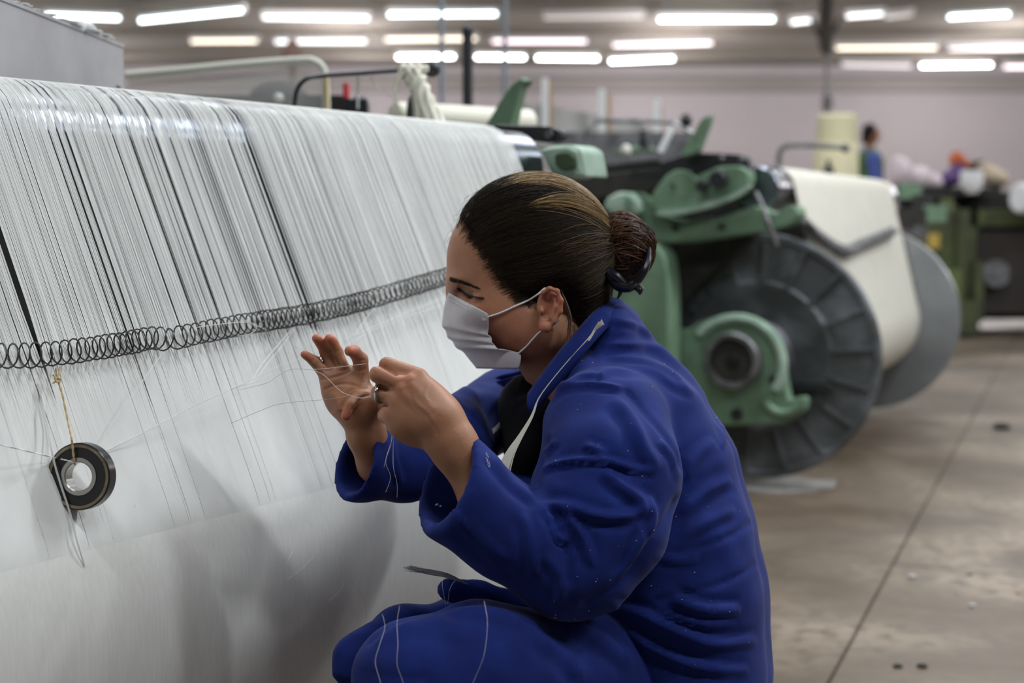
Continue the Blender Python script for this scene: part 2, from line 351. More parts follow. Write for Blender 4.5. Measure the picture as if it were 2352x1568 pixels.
mb = MB(); mb.box((3, 32.8, 1.2), (60, 0.05, 0.06)); obj('trim_7', mb, 'wall', kind='structure', smooth=False)
for k, s in dict(cool=8, white=15, warm=2.8, pink=3.0, dim=.5, grey=3.0, dimpink=1.2).items():
    TUBE[k].node_tree.nodes['Principled BSDF'].inputs['Emission Strength'].default_value = s
LAMPS = [  # px ends, colour, label
 (104, 36, 276, 42, 'cool', 'leftmost lit tube lamp, in the nearest row of the ceiling'),
 (322, 48, 560, 24, 'cool', 'bluish tube lamp tilted up to the right, second from left in the nearest row'),
 (604, 40, 848, 42, 'grey', 'third lit tube lamp from the left in the nearest row'),
 (892, 34, 1142, 32, 'cool', 'fourth lit tube lamp from the left, crossed by the two hanging rods'),
 (1250, 41, 1478, 38, 'dim', 'unlit dim tube lamp between two lit ones in the nearest row'),
 (1512, 45, 1778, 45, 'cool', 'long bright tube lamp left of the dark hanging column'),
 (1818, 52, 1872, 46, 'grey', 'short end-on tube lamp just left of the dark hanging column'),
 (1945, 38, 2030, 32, 'grey', 'tube lamp just right of the dark hanging column'),
 (2035, 40, 2095, 33, 'dim', 'dim tube lamp ending the pair right of the dark column'),
 (2178, 40, 2320, 32, 'cool', 'rightmost bright tube lamp of the nearest row'),
 (438, 95, 592, 94, 'warm', 'warm yellowish tube lamp, leftmost of the second row'),
 (632, 96, 842, 95, 'grey', 'greyish white tube lamp above the clear loom cover'),
 (884, 91, 1096, 89, 'warm', 'warm tube lamp behind the black machine post'),
 (1130, 95, 1348, 95, 'pink', 'pinkish tube lamp in the middle of the second row'),
 (1408, 104, 1636, 99, 'pink', 'pale pink tube lamp left of the dark column, second row'),
 (1920, 111, 2152, 110, 'warm', 'orange tinted tube lamp just right of the dark column, second row'),
 (2180, 113, 2400, 110, 'dimpink', 'faint tube lamp at the right end of the second row'),
 (912, 131, 1044, 130, 'white', 'white tube lamp behind the black ball knob in the farthest row'),
 (1092, 131, 1206, 132, 'white', 'short white tube lamp between the post and the green finger arm'),
 (1232, 133, 1374, 134, 'white', 'brilliant white tube lamp right of the thin rods in the farthest row'),
 (1402, 141, 1548, 135, 'white', 'brilliant white tube lamp, last of the bright farthest row before the column'),
 (1935, 149, 2092, 152, 'dimpink', 'pinkish dim tube lamp near the back wall right of the column'),
 (2114, 151, 2278, 149, 'white', 'brilliant white tube lamp near the back wall at far right'),
 (2306, 154, 2440, 153, 'pink', 'pinkish tube lamp cut by the right edge near the back wall'),
]
for (x1, y1, x2, y2, k, lab) in LAMPS:
    a = on_z(x1, y1, TUBE_Z); b = on_z(x2, y2, TUBE_Z); mid = (a+b)/2
    # keep the tube 1.2-1.7 m long by turning it gently about its middle
    t = thing('tube_lamp', (mid[0], mid[1], TUBE_Z), lab, 'lamp', 'fluorescent tubes hung under the hall ceiling')
    mb = MB(); mb.tube([a, b], 0.022, 10); obj('tube', mb, TUBE[k], t)
    u = (b-a)/np.linalg.norm(b-a); w = np.array([-u[1], u[0], 0])
    mb = MB(); mb.box(mid+np.array([0, 0, .07]), (np.linalg.norm(b-a)+.04, .07, .05), [u, w, [0, 0, 1]])
    obj('housing', mb, 'pale_metal', t, smooth=False)
    for e in (a+u*.12, b-u*.12): mb = MB(); mb.tube([e+[0, 0, .09], [e[0], e[1], CEIL]], .008, 5); obj('hanger', mb, 'blue_rod', t)
    for e in (a, b): mb = MB(); mb.box(e+np.array([0, 0, .015]), (.03, .05, .07), [u, w, [0, 0, 1]]); obj('socket', mb, 'pale_metal', t, smooth=False)
# the nearer lamps that light the scene: same fixtures overhead
for i, (x, y) in enumerate(NEAR_LAMPS[4:13]):
    if y < 3: continue
    t = thing('tube_lamp', (x, y, TUBE_Z), 'tube lamp above the picture, %s from left, %s' % (('first', 'second', 'third', 'fourth', 'fifth')[sum(1 for q in NEAR_LAMPS if abs(q[1]-y) < 1 and q[0] < x)], 'over foreground loom' if y < 5 else 'over flanged beam' if y < 9 else 'over olive loom'), 'lamp', 'overhead tubes above the picture')
    mb = MB(); mb.box((x, y, TUBE_Z+.03), (1.6, .12, .05)); obj('housing', mb, 'pale_metal', t, smooth=False)
    mb = MB(); mb.tube([(x-.75, y, TUBE_Z), (x+.75, y, TUBE_Z)], .016, 8); obj('tube', mb, TUBE['white'], t)
    for e in (-.5, .5): mb = MB(); mb.tube([(x+e, y, TUBE_Z+.05), (x+e, y, CEIL)], .008, 5); obj('hanger', mb, 'blue_rod', t)
# ============================================================ looms
class Frame:
    def __init__(s, o, a): s.o = np.array([o[0], o[1], 0.]); a = np.array([a[0], a[1], 0.]); s.a = a/np.linalg.norm(a); s.p = np.array([s.a[1], -s.a[0], 0.]); s.z = np.array([0, 0, 1.])
    def __call__(s, a, p, z): return s.o+s.a*a+s.p*p+s.z*z
def tangent(C1, r1, C2, r2):
    C1 = np.array(C1, float); C2 = np.array(C2, float); d = C1-C2; D = np.linalg.norm(d); th = math.atan2(d[1], d[0])-math.acos((r2-r1)/D)
    n = np.array([math.cos(th), math.sin(th)]); return C1+n*r1, C2+n*r2, n, th
# ---- loom 1 (foreground): roller top line measured in the photograph
R1 = 0.08; RC1 = (0.04, 0.985); BC = (0.0, 0.44); RB1 = 0.345
nearp = on_z(0, 178, 1.063); farp = on_z(1150, 292, 1.063)
dir1 = farp-nearp; L1 = Frame((0, 0), dir1); L1.o = nearp - L1.p*(RC1[0]+0.012); L1.o[2] = 0
S_END = np.dot(on_plane(1190, 350, L1(0, RC1[0]+R1, 0), L1.p)-L1.o, L1.a); S_BEG = S_END-1.95
T1, T2, TN, TTH = tangent(RC1, R1, BC, RB1)
print('loom1 dir deg', math.degrees(math.atan2(L1.a[0], L1.a[1])), 'far', S_END, 'o', L1.o)
def prof_d(p, z, T1=T1, T2=T2, n=TN, C1=RC1, r1=R1, C2=BC, r2=RB1):
    u = (T2-T1); L = np.linalg.norm(u); u = u/L; s = (p-T1[0])*u[0]+(z-T1[1])*u[1]
    if s < 0: return math.hypot(p-C1[0], z-C1[1])-r1
    if s > L: return math.hypot(p-C2[0], z-C2[1])-r2
    return (p-T1[0])*n[0]+(z-T1[1])*n[1]
def loom_hit(px, py, off=0.0):
    r = ray(px, py); lo, hi = 0.5, 0.5; step = 0.02; d = 0.5
    def f(d):
        q = C0+r*d-L1.o; return prof_d(np.dot(q, L1.p), q[2])-off
    while f(d) > 0 and d < 5: d += step
    lo, hi = d-step, d
    for _ in range(24):
        m = (lo+hi)/2
        if f(m) > 0: lo = m
        else: hi = m
    return C0+r*hi, hi
def profile_path(C1, r1, C2, r2, a_start, a_end, nroll=9, nsh=4, nbeam=12):
    t1, t2, n, th = tangent(C1, r1, C2, r2); out = []
    for i in range(nroll): q = a_start+(th-a_start)*i/(nroll-1); out.append((C1[0]+r1*math.cos(q), C1[1]+r1*math.sin(q)))
    for i in range(1, nsh+1): out.append(tuple(t1+(t2-t1)*i/nsh))
    for i in range(1, nbeam+1): q = th+(a_end-th)*i/nbeam; out.append((C2[0]+r2*math.cos(q), C2[1]+r2*math.sin(q)))
    return out
loom1 = thing('weaving_loom', L1((S_BEG+S_END)/2, 0, 0), 'large weaving loom filling the left foreground, white warp running down to a full beam', 'loom')
# wound yarn + core + flanges
def beam_parts(parent, F, s0, s1, rb, rf, ymat, fmats, hub=0.09, rc=0.44):
    ax = F.a; c = F(s0, 0, rc); L = s1-s0
    wb = MB(); wb.lathe(c, ax, [(-.02, 0.05), (0, .1), (0, rb), (L, rb), (L, .1), (L+.02, .05)], 160); wb_o = obj('wound_yarn', wb, ymat, parent)
    for (s, fm, sg) in ((s0, fmats[0], -1), (s1, fmats[1], 1)):
        f = MB(); c = F(s, 0, rc); T = .028
        f.lathe(c, ax*sg, [(0, .06), (0, rf-.004), (.004, rf), (T-.006, rf), (T, rf-.006), (T, rf-.022), (T-.008, rf-.028), (T-.008, rf*.62), (T, rf*.60), (T, rf*.57), (T-.004, rf*.55), (T-.004, .12), (T+.03, .10), (T+.03, .03)], 96)
        fo = obj('flange', f, fm, parent)
        for k in range(18):
            q = 2*math.pi*(k+.3)/18; u = F.p*math.cos(q)+F.z*math.sin(q)
            w = np.cross(ax, u); r = MB(); r.box(c+ax*sg*(T-.003)+u*rf*.77, (rf*.33, .012, .012), [u, w, ax])
            obj('flange_rib', r, fm, fo, smooth=False)
    return wb_o
beam_parts(loom1, L1, S_BEG+.0, S_END+.015, RB1-.0004, 0.395, 'wound', ('flange', 'flange'))
# roller
mb = MB(); mb.lathe(L1(S_BEG-.12, RC1[0], RC1[1]), L1.a, [(0, .0), (0, R1-.012), (.004, R1-.006), (2.17, R1-.006), (2.174, R1-.012), (2.176, .03), (2.24, .03), (2.24, 0)], 64)
obj('back_roller', mb, 'steel', loom1)
# dark backing added behind the sheet to block light between the threads
mb = MB(); mb.box(L1((S_BEG+S_END)/2, -.10, .62), (2.0, .06, .50), [L1.a, L1.p, L1.z]); mb.box(L1((S_BEG+S_END)/2, -.03, .86), (2.0, .14, .05), [L1.a, L1.p, L1.z])
obj('dark_backing', mb, 'blackrough', loom1, smooth=False)
np_, up_ = TN, (T2-T1)/np.linalg.norm(T2-T1); ga = T1-np_*.030-up_*.02; gb = T1-np_*.016+up_*.275; mid = (ga+gb)/2; ge = (gb-ga)/np.linalg.norm(gb-ga); gn = np.array([ge[1], -ge[0]])
mb = MB(); mb.box(L1((S_BEG+S_END)/2, mid[0], mid[1]), (1.94, np.linalg.norm(gb-ga), .003), [L1.a, L1.p*ge[0]+L1.z*ge[1], L1.p*gn[0]+L1.z*gn[1]]); obj('dark_liner', mb, 'blackrough', loom1, smooth=False)  # black liner added close behind the threads so their gaps look shaded
for s in (S_BEG-.17, S_END+.10):
    mb = MB(); pts = [(-.75, .0), (-.75, .86), (-.60, .95), (-.10, .95), (.0, .93), (.02, .80), (-.04, .62), (.10, .50), (.10, .34), (-.05, .30), (-.12, .10), (-.1, 0)]
    mb.prism([L1(s, p, z) for p, z in pts], L1.a, .05, .006); obj('side_frame', mb, 'green', loom1, smooth=False)
# the warp threads, roller -> sheet -> beam, one joined mesh of thin raised ribbons
def warp(parent, F, s0, s1, pitch, path, gaps, dens, matn, seed=1, hump=0.14):
    rg = np.random.default_rng(seed); n = int((s1-s0)/pitch); V = []; Fc = []
    path = np.array(path); endin = True
    for q_, e_ in ((-1, .004), (-2, .0012), (-3, .0002)): dv = path[q_]-np.array(BC); path[q_] = path[q_]-dv/np.linalg.norm(dv)*e_
    m = len(path); tg = np.gradient(path, axis=0); tg /= np.linalg.norm(tg, axis=1)[:, None]; nr = np.stack([-tg[:, 1], tg[:, 0]], 1)
    if nr[m//2, 0] < 0: nr = -nr
    drift = 0; A, Pp, Z, O = F.a, F.p, F.z, F.o; cnt = 0
    for i in range(n):
        s = s0+(i+.5)*pitch; drop = False; push = 0
        for g0, gw in gaps:
            if abs(s-g0) < gw/2: drop = True
        if drop or rg.random() < dens(s): continue
        w = pitch*rg.uniform(.86, 1.12)/2; lift = rg.uniform(0, .0004)*np.interp(np.arange(m), [0, 12, 15, m-1], [1, 1, .2, .1])[:, None]; wv = (w*np.interp(np.arange(m), [0, 12.4, 13, 14, 15, 17, m-1], [1, 1.0, 1.3, 2.9, 3.2, 3.4, 3.4]))[:, None]
        sag = rg.normal(0, .0005); e = rg.normal(0, .0006)
        ss = s+np.interp(np.arange(m), [0, 8, 16, m-1], [0, sag*.3, e*.8, e*.5])
        for g0, gw in gaps:
            if abs(s-g0) < gw*10: ss = ss-np.sign(s-g0)*gw*.5*math.exp(-max(0, abs(s-g0)-gw/2)/(3*gw))*np.interp(np.arange(m), [0, 12.0, 14.0, m-1], [0, 0, 1, 1])
        base = O+A*ss[:, None]+Pp*(path[:, 0:1]+nr[:, 0:1]*lift)+Z*(path[:, 1:2]+nr[:, 1:2]*lift)
        top = base+(Pp*nr[:, 0:1]+Z*nr[:, 1:2])*(w*2*hump)*np.interp(np.arange(m), [0, 12, 15, m-1], [1, 1, .3, .2])[:, None]
        vv = np.stack([base-A*wv, top, base+A*wv], 1).reshape(-1, 3); b = cnt*m*3; V.append(vv); cnt += 1
        for j in range(m-1):
            q = b+j*3; Fc.append((q, q+1, q+4, q+3)); Fc.append((q+1, q+2, q+5, q+4))
    mb = MB(); mb.v = [tuple(q) for q in np.concatenate(V).tolist()]; mb.f = Fc
    return obj('warp_threads', mb, matn, parent, kind='stuff', fix=False, smooth='full')
def s_at(px):  # position along the loom of a dark gap seen on the roller's front at this pixel column
    y = 262+0.075*px
    q = on_plane(px, y, L1(0, T1[0], 0), L1.p); return np.dot(q-L1.o, L1.a)
gl = [(-98, 9), (30, 1.2), (72, 1.5), (98, 2), (118, 1.6), (137, 3.2), (245, 2.2), (285, 3.6), (325, 2), (345, 4.5), (378, 2), (420, 1.3), (427, 1.3), (433, 1.5), (439, 1.2), (445, 1.5), (451, 1.4), (457, 1.0), (479, 1.6),
      (514, 3.4), (546, 2.6), (558, 4.5), (566, 2.4), (600, 1.0), (640, 1.2), (692, 1), (700, 1), (735, 1.2), (828, 2), (868, 1.4), (905, 1), (985, 1.2), (1055, 1.2), (1085, 1), (1140, 1)]
gaps1 = [(s_at(x), w*1.0/FPX*1.75*1.7) for x, w in gl]
sA, sB, sC = s_at(150), s_at(340), s_at(640)
def dens1(s):
    b = 0.05 + 0.16*max(0, math.sin(s*41.0)*math.sin(s*17.3+1)) 
    if s > sA: b += 0.07
    if sB < s < sC: b += 0.16*abs(math.sin(s*31))
    if s > sC: b = 0.03+0.05*abs(math.sin(s*23))
    return b*.85
warp(loom1, L1, S_BEG, S_END, 0.00058, profile_path(RC1, R1, BC, RB1, math.radians(150), TTH-math.radians(10), nsh=8, nbeam=4), gaps1, dens1, 'warp', 3)
# ---- springs lying on the sheet
def helix(path, r, pitch, wire, n=14, phase=0.0, hook=False):
    pts = [np.asarray(p) for p in path]; seg = np.array([0]+[np.linalg.norm(pts[i+1]-pts[i]) for i in range(len(pts)-1)]); cum = np.cumsum(seg); Lt = cum[-1]
    P3 = np.array(pts); N = int(Lt/pitch*n); out = []; rnd = np.random.default_rng(5)
    acc = 0; tot = 0; S_ = []
    wob = np.interp(np.arange(N), np.arange(0, N+60, 60), rnd.uniform(.72, 1.25, len(np.arange(0, N+60, 60)))); cs_ = np.cumsum(wob); cs_ = cs_/cs_[-1]*Lt
    for i in range(N):
        s = cs_[i]; c = np.array([np.interp(s, cum, P3[:, k]) for k in range(3)]); c2 = np.array([np.interp(min(s+.01, Lt), cum, P3[:, k]) for k in range(3)]); c1 = np.array([np.interp(max(s-.01, 0), cum, P3[:, k]) for k in range(3)])
        t = c2-c1; t /= np.linalg.norm(t); u = np.cross(t, [0, 0, 1.]); u /= np.linalg.norm(u); w = np.cross(u, t)
        q = 2*math.pi*i/n+phase; rr = r*(1+.03*math.sin(i*.11))
        out.append(c+(u*math.cos(q)+w*math.sin(q))*rr)
    return out
def spring_path(px): 
    out = []
    for x, y in smooth_path([(*p, 0) for p in px], 5) if False else [tuple(q[:2]) for q in smooth_path([np.array([*p, 0.]) for p in px], 6)]:
        out.append(loom_hit(x, y, .0145)[0])
    return out
sp1 = spring_path([(-60, 817), (30, 817), (110, 813), (200, 802), (300, 786), (345, 776), (385, 780)])
mb = MB(); mb.tube(helix(sp1, .0132, .0120, .0011, phase=.4), .00095, 6); spring1 = obj('coil_spring', mb, 'wire', label='long steel coil spring lying on the warp at far left, above the hanging bearing', cat='spring', group='coil springs laid across the warp sheet')
sp2 = spring_path([(396, 778), (440, 768), (520, 752), (600, 738), (700, 722), (800, 700), (900, 672), (1000, 642), (1080, 620), (1160, 600)])
mb = MB(); mb.tube(helix(sp2, .0132, .0120, .0011, phase=2.0), .00095, 6); spring2 = obj('coil_spring', mb, 'wire', label='long steel coil spring across the warp from the hook joint to behind the woman\'s face', cat='spring', group='coil springs laid across the warp sheet')
# closed-up lower layer of the warp, its threads ending raggedly just under the springs
q_ = np.array([[np.dot(p_-L1.o, L1.a), np.dot(p_-L1.o, L1.p), p_[2]] for p_ in sp1+sp2]); q_ = q_[np.argsort(q_[:, 0])]
ul = MB(); rg_ = random.Random(77); tu = (T2-T1)/np.linalg.norm(T2-T1); Lt_ = np.linalg.norm(T2-T1); s_ = S_BEG
while s_ < S_END:
    w_ = rg_.uniform(.0014, .0034); t0 = np.dot(np.array([np.interp(s_, q_[:, 0], q_[:, 1]), np.interp(s_, q_[:, 0], q_[:, 2])])-T1, tu)+.012+abs(rg_.gauss(0, .012))
    rows_ = []
    for k_ in range(4): t_ = t0+(Lt_+.004-t0)*k_/3; o_ = T1+tu*t_-TN*(.0002+.0045*(1-k_/3)*(k_ < 1)); rows_.append(o_)
    for dg in (3, 6, 9): a_ = TTH-math.radians(dg); rows_.append(np.array(BC)+np.array([math.cos(a_), math.sin(a_)])*(RB1-.0012))
    ul.add([L1(s_+e_, r_[0], r_[1]) for r_ in rows_ for e_ in (0, w_+.0006)], [(2*i, 2*i+1, 2*i+3, 2*i+2) for i in range(len(rows_)-1)]); s_ += w_
obj('warp_underlayer', ul, 'wound', loom1, kind='stuff', fix=False, smooth='full')
# ---- the bearing hung as a weight
BPX, BPY = 188, 1093
bw, bd = loom_hit(BPX, BPY, .022); bview = C0-bw; bview /= np.linalg.norm(bview)
bax = -L1.a*.84+L1.p*.33+np.array([0, 0, .10]); bax /= np.linalg.norm(bax)
bt = thing('ball_bearing', bw-np.array([0, 0, .0]), 'black sealed ball bearing hung on jute string in front of the white yarn', 'bearing')
Rb = 77/FPX*bd*1.0; Wb = .0155
def ring(name, prof, m): mb = MB(); mb.lathe(bw, bax, prof+[prof[0]], 72); return obj(name, mb, m, bt)
ring('outer_race', [(-Wb/2, Rb-.0045), (-Wb/2, Rb-.0008), (-Wb/2+.0008, Rb), (Wb/2-.0008, Rb), (Wb/2, Rb-.0008), (Wb/2, Rb-.0045)], mat('oily_race', (0.045, 0.042, 0.042), .25, metal=.8))
ring('outer_ring_edge', [(Wb/2-.0002, Rb-.0046), (Wb/2+.0003, Rb-.0045), (Wb/2+.0003, Rb-.0016), (Wb/2-.0002, Rb-.0015)], 'brass')
ring('seal', [(Wb/2-.0012, Rb*.56), (Wb/2-.0008, Rb*.57), (Wb/2-.0006, Rb-.0046), (-Wb/2+.0008, Rb-.0046), (-Wb/2+.0008, Rb*.56)], 'rubber')
ring('inner_race', [(-Wb/2, Rb*.42), (-Wb/2, Rb*.56), (Wb/2, Rb*.56), (Wb/2, Rb*.45), (Wb/2-.001, Rb*.42)], mat('race_steel', (0.42, 0.40, 0.38), .28, metal=.95))
def on_face(px, py, off=.0015): return on_plane(px, py, bw+bax*(Wb/2+off), bax)
def twist(mb, pts, r, turns=40, n=6):
    pts = smooth_path(pts, 8); A = []; B = []
    for i, p in enumerate(pts):
        t = pts[min(i+1, len(pts)-1)]-pts[max(i-1, 0)]; t = t/(np.linalg.norm(t)+1e-9); u = np.cross(t, FW); u /= np.linalg.norm(u)+1e-9; w = np.cross(t, u); q = i*turns/len(pts)
        A.append(p+(u*math.cos(q)+w*math.sin(q))*r*.55); B.append(p-(u*math.cos(q)+w*math.sin(q))*r*.55)
    mb.tube(A, r*.62, n); mb.tube(B, r*.62, n)
tie = loom_hit(128, 846, .016)[0]
mb = MB(); twist(mb, [tie, loom_hit(132, 868, .014)[0], loom_hit(142, 900, .022)[0], loom_hit(155, 962, .026)[0], on_face(164, 1008, .004)+np.array([0, 0, .002]), on_face(166, 1022, .003), on_face(170, 1058, .002), on_face(172, 1066, -.004)], .0011, 60)
twist(mb, [loom_hit(138, 842, .014)[0], loom_hit(136, 858, .015)[0], loom_hit(130, 872, .016)[0], loom_hit(122, 880, .017)[0]], .0010, 10)
twist(mb, [loom_hit(122, 860, .016)[0], loom_hit(130, 868, .018)[0], loom_hit(140, 872, .018)[0], loom_hit(130, 876, .018)[0], loom_hit(126, 866, .018)[0]], .0013, 10)
obj('jute_string', mb, 'jute', label='knotted tan jute string tying the bearing up to the spring', cat='string')
mb = MB(); twist(mb, [loom_hit(-40, 1012, .03)[0], loom_hit(40, 1030, .034)[0], on_face(122, 1050, .003), on_face(150, 1056, .002), on_face(172, 1062, .001)], .0008, 30)
obj('loose_thread', mb, 'thread', label='thin white cord pulling the bearing to the left', cat='string')
# taut band of warp lifted over the bearing's left side
mb = MB()
for k in range(4):
    o = k*1.2; z0 = .020-.0004*k
    a = [loom_hit(112-o*.9, 985-o*.2, .004)[0]+0, on_plane(124-o, 1052, bw+bax*(Wb/2+.0022+.00008*k), bax), on_plane(141-o, 1112, bw+bax*(Wb/2+.0022+.00008*k), bax), on_plane(162-o, 1176, bw+bax*(Wb/2+.0022), bax), loom_hit(178-o*.8, 1240, .006)[0], loom_hit(196-o*.8, 1300, .001)[0]]
    a = [loom_hit(88-o*.8, 880, .003)[0]]+a
    mb.tube(smooth_path(a, 4), .0003, 4, cap=False)
obj('thread_band', mb, 'warp', label='narrow band of yarn pulled tight over the left side of the bearing', cat='thread', )
# ---- loose white threads
LT = []
def thread(pts, r, label, m='thread', grp='loose white threads on the foreground loom'):
    mb = MB(); mb.tube(smooth_path(pts, 7), r, 5, cap=False); o = obj('loose_thread', mb, m, label=label, cat='thread', group=grp); LT.append(o); return o
lh = lambda x, y, o=.012: loom_hit(x, y, o)[0]
thread([lh(246, 1034, .004), lh(330, 993, .015), lh(450, 930, .03), lh(560, 880, .04), lh(620, 850, .045), lh(690, 822, .05), lh(830, 762, .045), lh(940, 715, .035), lh(1040, 675, .02)], .00042, 'longest loose thread, from the bearing up to the woman\'s mask')
thread([lh(250, 1034, .003), lh(400, 955, .02), lh(520, 898, .034), lh(600, 872, .04), lh(690, 838, .05), lh(800, 790, .045), lh(870, 752, .03), lh(1000, 705, .02), lh(1050, 690, .02)], .00034, 'second long loose thread just under the longest one')
thread([lh(232, 1010, .004), lh(290, 930, .014), lh(345, 850, .018), lh(378, 806, .012)], .00034, 'thin loose thread from the yarn up to the joint of the two springs')
thread([lh(575, 880, .034), lh(600, 838, .03), lh(640, 790, .02), lh(672, 754, .012)], .0004, 'short loose thread from the long threads up to the spring')
thread([lh(590, 872, .034), lh(612, 838, .032), lh(650, 792, .022), lh(676, 756, .014)], .0003, 'short loose thread beside the one that reaches the spring')
thread([lh(815, 770, .02), lh(838, 735, .018), lh(865, 700, .01)], .0004, 'short loose thread crossing the long ones right of the open hand')
thread([lh(450, 752, .032), lh(505, 744, .036), lh(560, 740, .034), lh(600, 752, .034), lh(612, 760, .03)], .00035, 'tangled loose thread caught on the spring coils')
thread([lh(560, 735, .034), lh(590, 748, .036), lh(578, 765, .034), lh(545, 772, .032)], .0003, 'small looped thread caught on the middle of the spring')
thread([lh(660, 1330, .002), lh(700, 1300, .006), lh(728, 1262, .01), lh(730, 1220, .008), lh(722, 1190, .003)], .00022, 'curled hair-thin thread left of the knee on the yarn')
thread([lh(755, 1380, .002), lh(785, 1350, .006), lh(790, 1310, .01), lh(786, 1275, .01), lh(765, 1252, .004)], .0002, 'second curled hair-thin thread near the knee on the yarn')
thread([lh(658, 1294, .003), lh(665, 1280, .004), lh(672, 1266, .003)], .0003, 'tiny straight thread bit on the yarn left of the knee')
thread([lh(800, 1325, .002), lh(820, 1350, .006), lh(838, 1385, .008), lh(842, 1420, .004)], .0002, 'hair-thin thread hanging just above the knee', 'thread_grey')
# ---- machine parts of loom 1's far side and back
def plate(name, poly, d, th, m, parent, F=None, bev=.006, n=None):
    n = F.a if n is None else n
    p0 = P(poly[0][0], poly[0][1], d); cx = sum(q[0] for q in poly)/len(poly); cy = sum(q[1] for q in poly)/len(poly); p0 = P(cx, cy, d)
    mb = MB(); mb.prism([on_plane(x, y, p0, n) for x, y in poly], n, th, bev); return obj(name, mb, m, parent, smooth=False)
def rpoly(pts, n=4):  # rounded outline
    P_ = [np.array([*q, 0.]) for q in pts]; m = len(P_); out = []
    for i in range(m):
        a, b, c = P_[i-1], P_[i], P_[(i+1) % m]
        for k in range(n+1):
            t = k/n; s0 = b+(a-b)*.3; s1 = b+(c-b)*.3; out.append(tuple(((1-t)**2*s0+2*t*(1-t)*b+t*t*s1)[:2]))
    return out
dR = 2.62
plate('lever_arm', rpoly([(1085, 293), (1130, 286), (1262, 289), (1287, 300), (1289, 318), (1262, 329), (1180, 318), (1100, 306)]), 2.75, .03, 'black', loom1, L1, .004)
mb = MB(); c = P(1266, 309, 2.72); mb.lathe(c, -L1.a, [(0, .0), (0, .008), (.012, .008), (.012, 0)], 16); obj('bolt', mb, 'steel_rough', loom1)
plate('bearing_bracket', rpoly([(1236, 344), (1262, 334), (1306, 330), (1330, 344), (1337, 380), (1342, 408), (1315, 402), (1290, 412), (1262, 398), (1250, 368)], 3), 2.6, .10, 'green_light', loom1, L1, .008)
plate('bracket_recess', rpoly([(1272, 352), (1304, 347), (1318, 360), (1316, 388), (1292, 392), (1274, 380)], 3), 2.585, .03, mat('dark_green_recess', (0.03, 0.06, 0.02), .7), loom1, L1, .003)
# black bent rail with ball knob and a hank of cream yarn
def pxtube(name, pts, rpx, m, parent, n=10, sm=6, **kw):
    w = [P(*q) for q in pts]; w = smooth_path(w, sm) if sm else w; d = pts[0][2]
    mb = MB(); mb.tube(w, rpx/FPX*d if not hasattr(rpx, '__len__') else [r/FPX*d for r in rpx], n); return obj(name, mb, m, parent, **kw)
pxtube('start_rail', [(676, 300, 2.5), (677, 240, 2.5), (684, 203, 2.5), (704, 181, 2.5), (738, 174, 2.52), (830, 167, 2.56), (920, 161, 2.6), (985, 157, 2.62)], 5.5, 'black', loom1)
mb = MB(); mb.sphere(P(992, 158, 2.62), 19/FPX*2.62, 24, 16); obj('ball_knob', mb, 'black', loom1)
mb = MB()
for k in range(90):
    r_ = random.Random(k); o1 = r_.uniform(-12, 12); o2 = r_.uniform(-26, 22); dd = 2.58+r_.uniform(-.02, .02)
    if k % 3 == 0: pts = [(930+o1, 152, dd), (915+o1*.5, 185, dd), (905+abs(o2)*.2, 225, dd), (915+o1, 262, dd)]
    else: pts = [(935+o1*1.5, 150+abs(o1)*.5, dd), (952+o1, 180, dd), (968+o2*.8, 215, dd), (978+o2, 250, dd), (985+o2*1.3, 285, dd)]
    mb.tube(smooth_path([P(*q) for q in pts], 3), .003 if k % 3 else .0011, 4, cap=False)
h_ = Field(np.min([cs(890, 300, 2.5), cs(890, 300, 2.7)], 0)-.03, np.max([cs(1010, 135, 2.5), cs(1010, 135, 2.7)], 0)+.03, .004)
for a_, b_ in (((930, 165, 2.58, 17), (958, 190, 2.575, 21)), ((958, 190, 2.575, 21), (975, 225, 2.57, 20)), ((975, 225, 2.57, 18), (988, 262, 2.57, 22)), ((988, 262, 2.57, 20), (1005, 300, 2.57, 26)), ((940, 158, 2.58, 14), (972, 158, 2.59, 11))):
    h_.cone(cs(*a_[:3]), cs(*b_[:3]), a_[3]/FPX*2.58, b_[3]/FPX*2.58, .008)
hv, hq = h_.mesh(); hn = normals(hv, hq); hv = hv+hn*(.0025*np.sin(hv[:, 0]*420+3*np.sin(hv[:, 1]*60)))[:, None]; t_ = mbq(hv, hq); mb.add(t_.v, t_.f)
obj('yarn_hank', mb, 'cream2', label='hank of cream yarn draped over the black rail by the ball knob', cat='yarn')
yr = MB(); yr.lathe(P(908, 268, 3.3), P(1180, 282, 3.55)-P(908, 268, 3.3), [(0, 0), (0, .030), (.008, .035), (.42, .035), (.42, 0)], 32); obj('cloth_roller', yr, 'cream2', loom1)
plate('finger_arm', [(1112, 292), (1130, 262), (1158, 212), (1178, 190), (1196, 178), (1208, 184), (1196, 196), (1184, 240), (1172, 292)], 3.2, .035, 'green', loom1, L1, .004)
pxtube('small_lever', [(947, 275, 2.9), (946, 240, 2.9), (948, 222, 2.9)], [16, 12, 8], 'black', loom1, sm=0)
pxtube('warning_stem', [(797, 262, 3.2), (796, 226, 3.2)], 9, 'blackrough', loom1, sm=0); pxtube('warning_cap', [(796, 226, 3.2), (795, 192, 3.2)], 8, 'red', loom1, sm=0)
mb = MB(); mb.box(P(820, 252, 3.0), (.05, .05, .04)); mb.sphere(P(826, 244, 3.0), .022); obj('switch_box', mb, 'black', loom1)
pxtube('thin_wire', [(822, 250, 2.9), (822, 215, 2.9), (823, 172, 2.6)], 2.5, 'pale_metal', loom1, sm=0)
# loose thread arcs from the rail
thread([P(850, 173, 2.58), P(868, 205, 2.6), P(900, 222, 2.6), P(920, 232, 2.6)], .0012, 'thread drooping from the black rail to the cream hank')
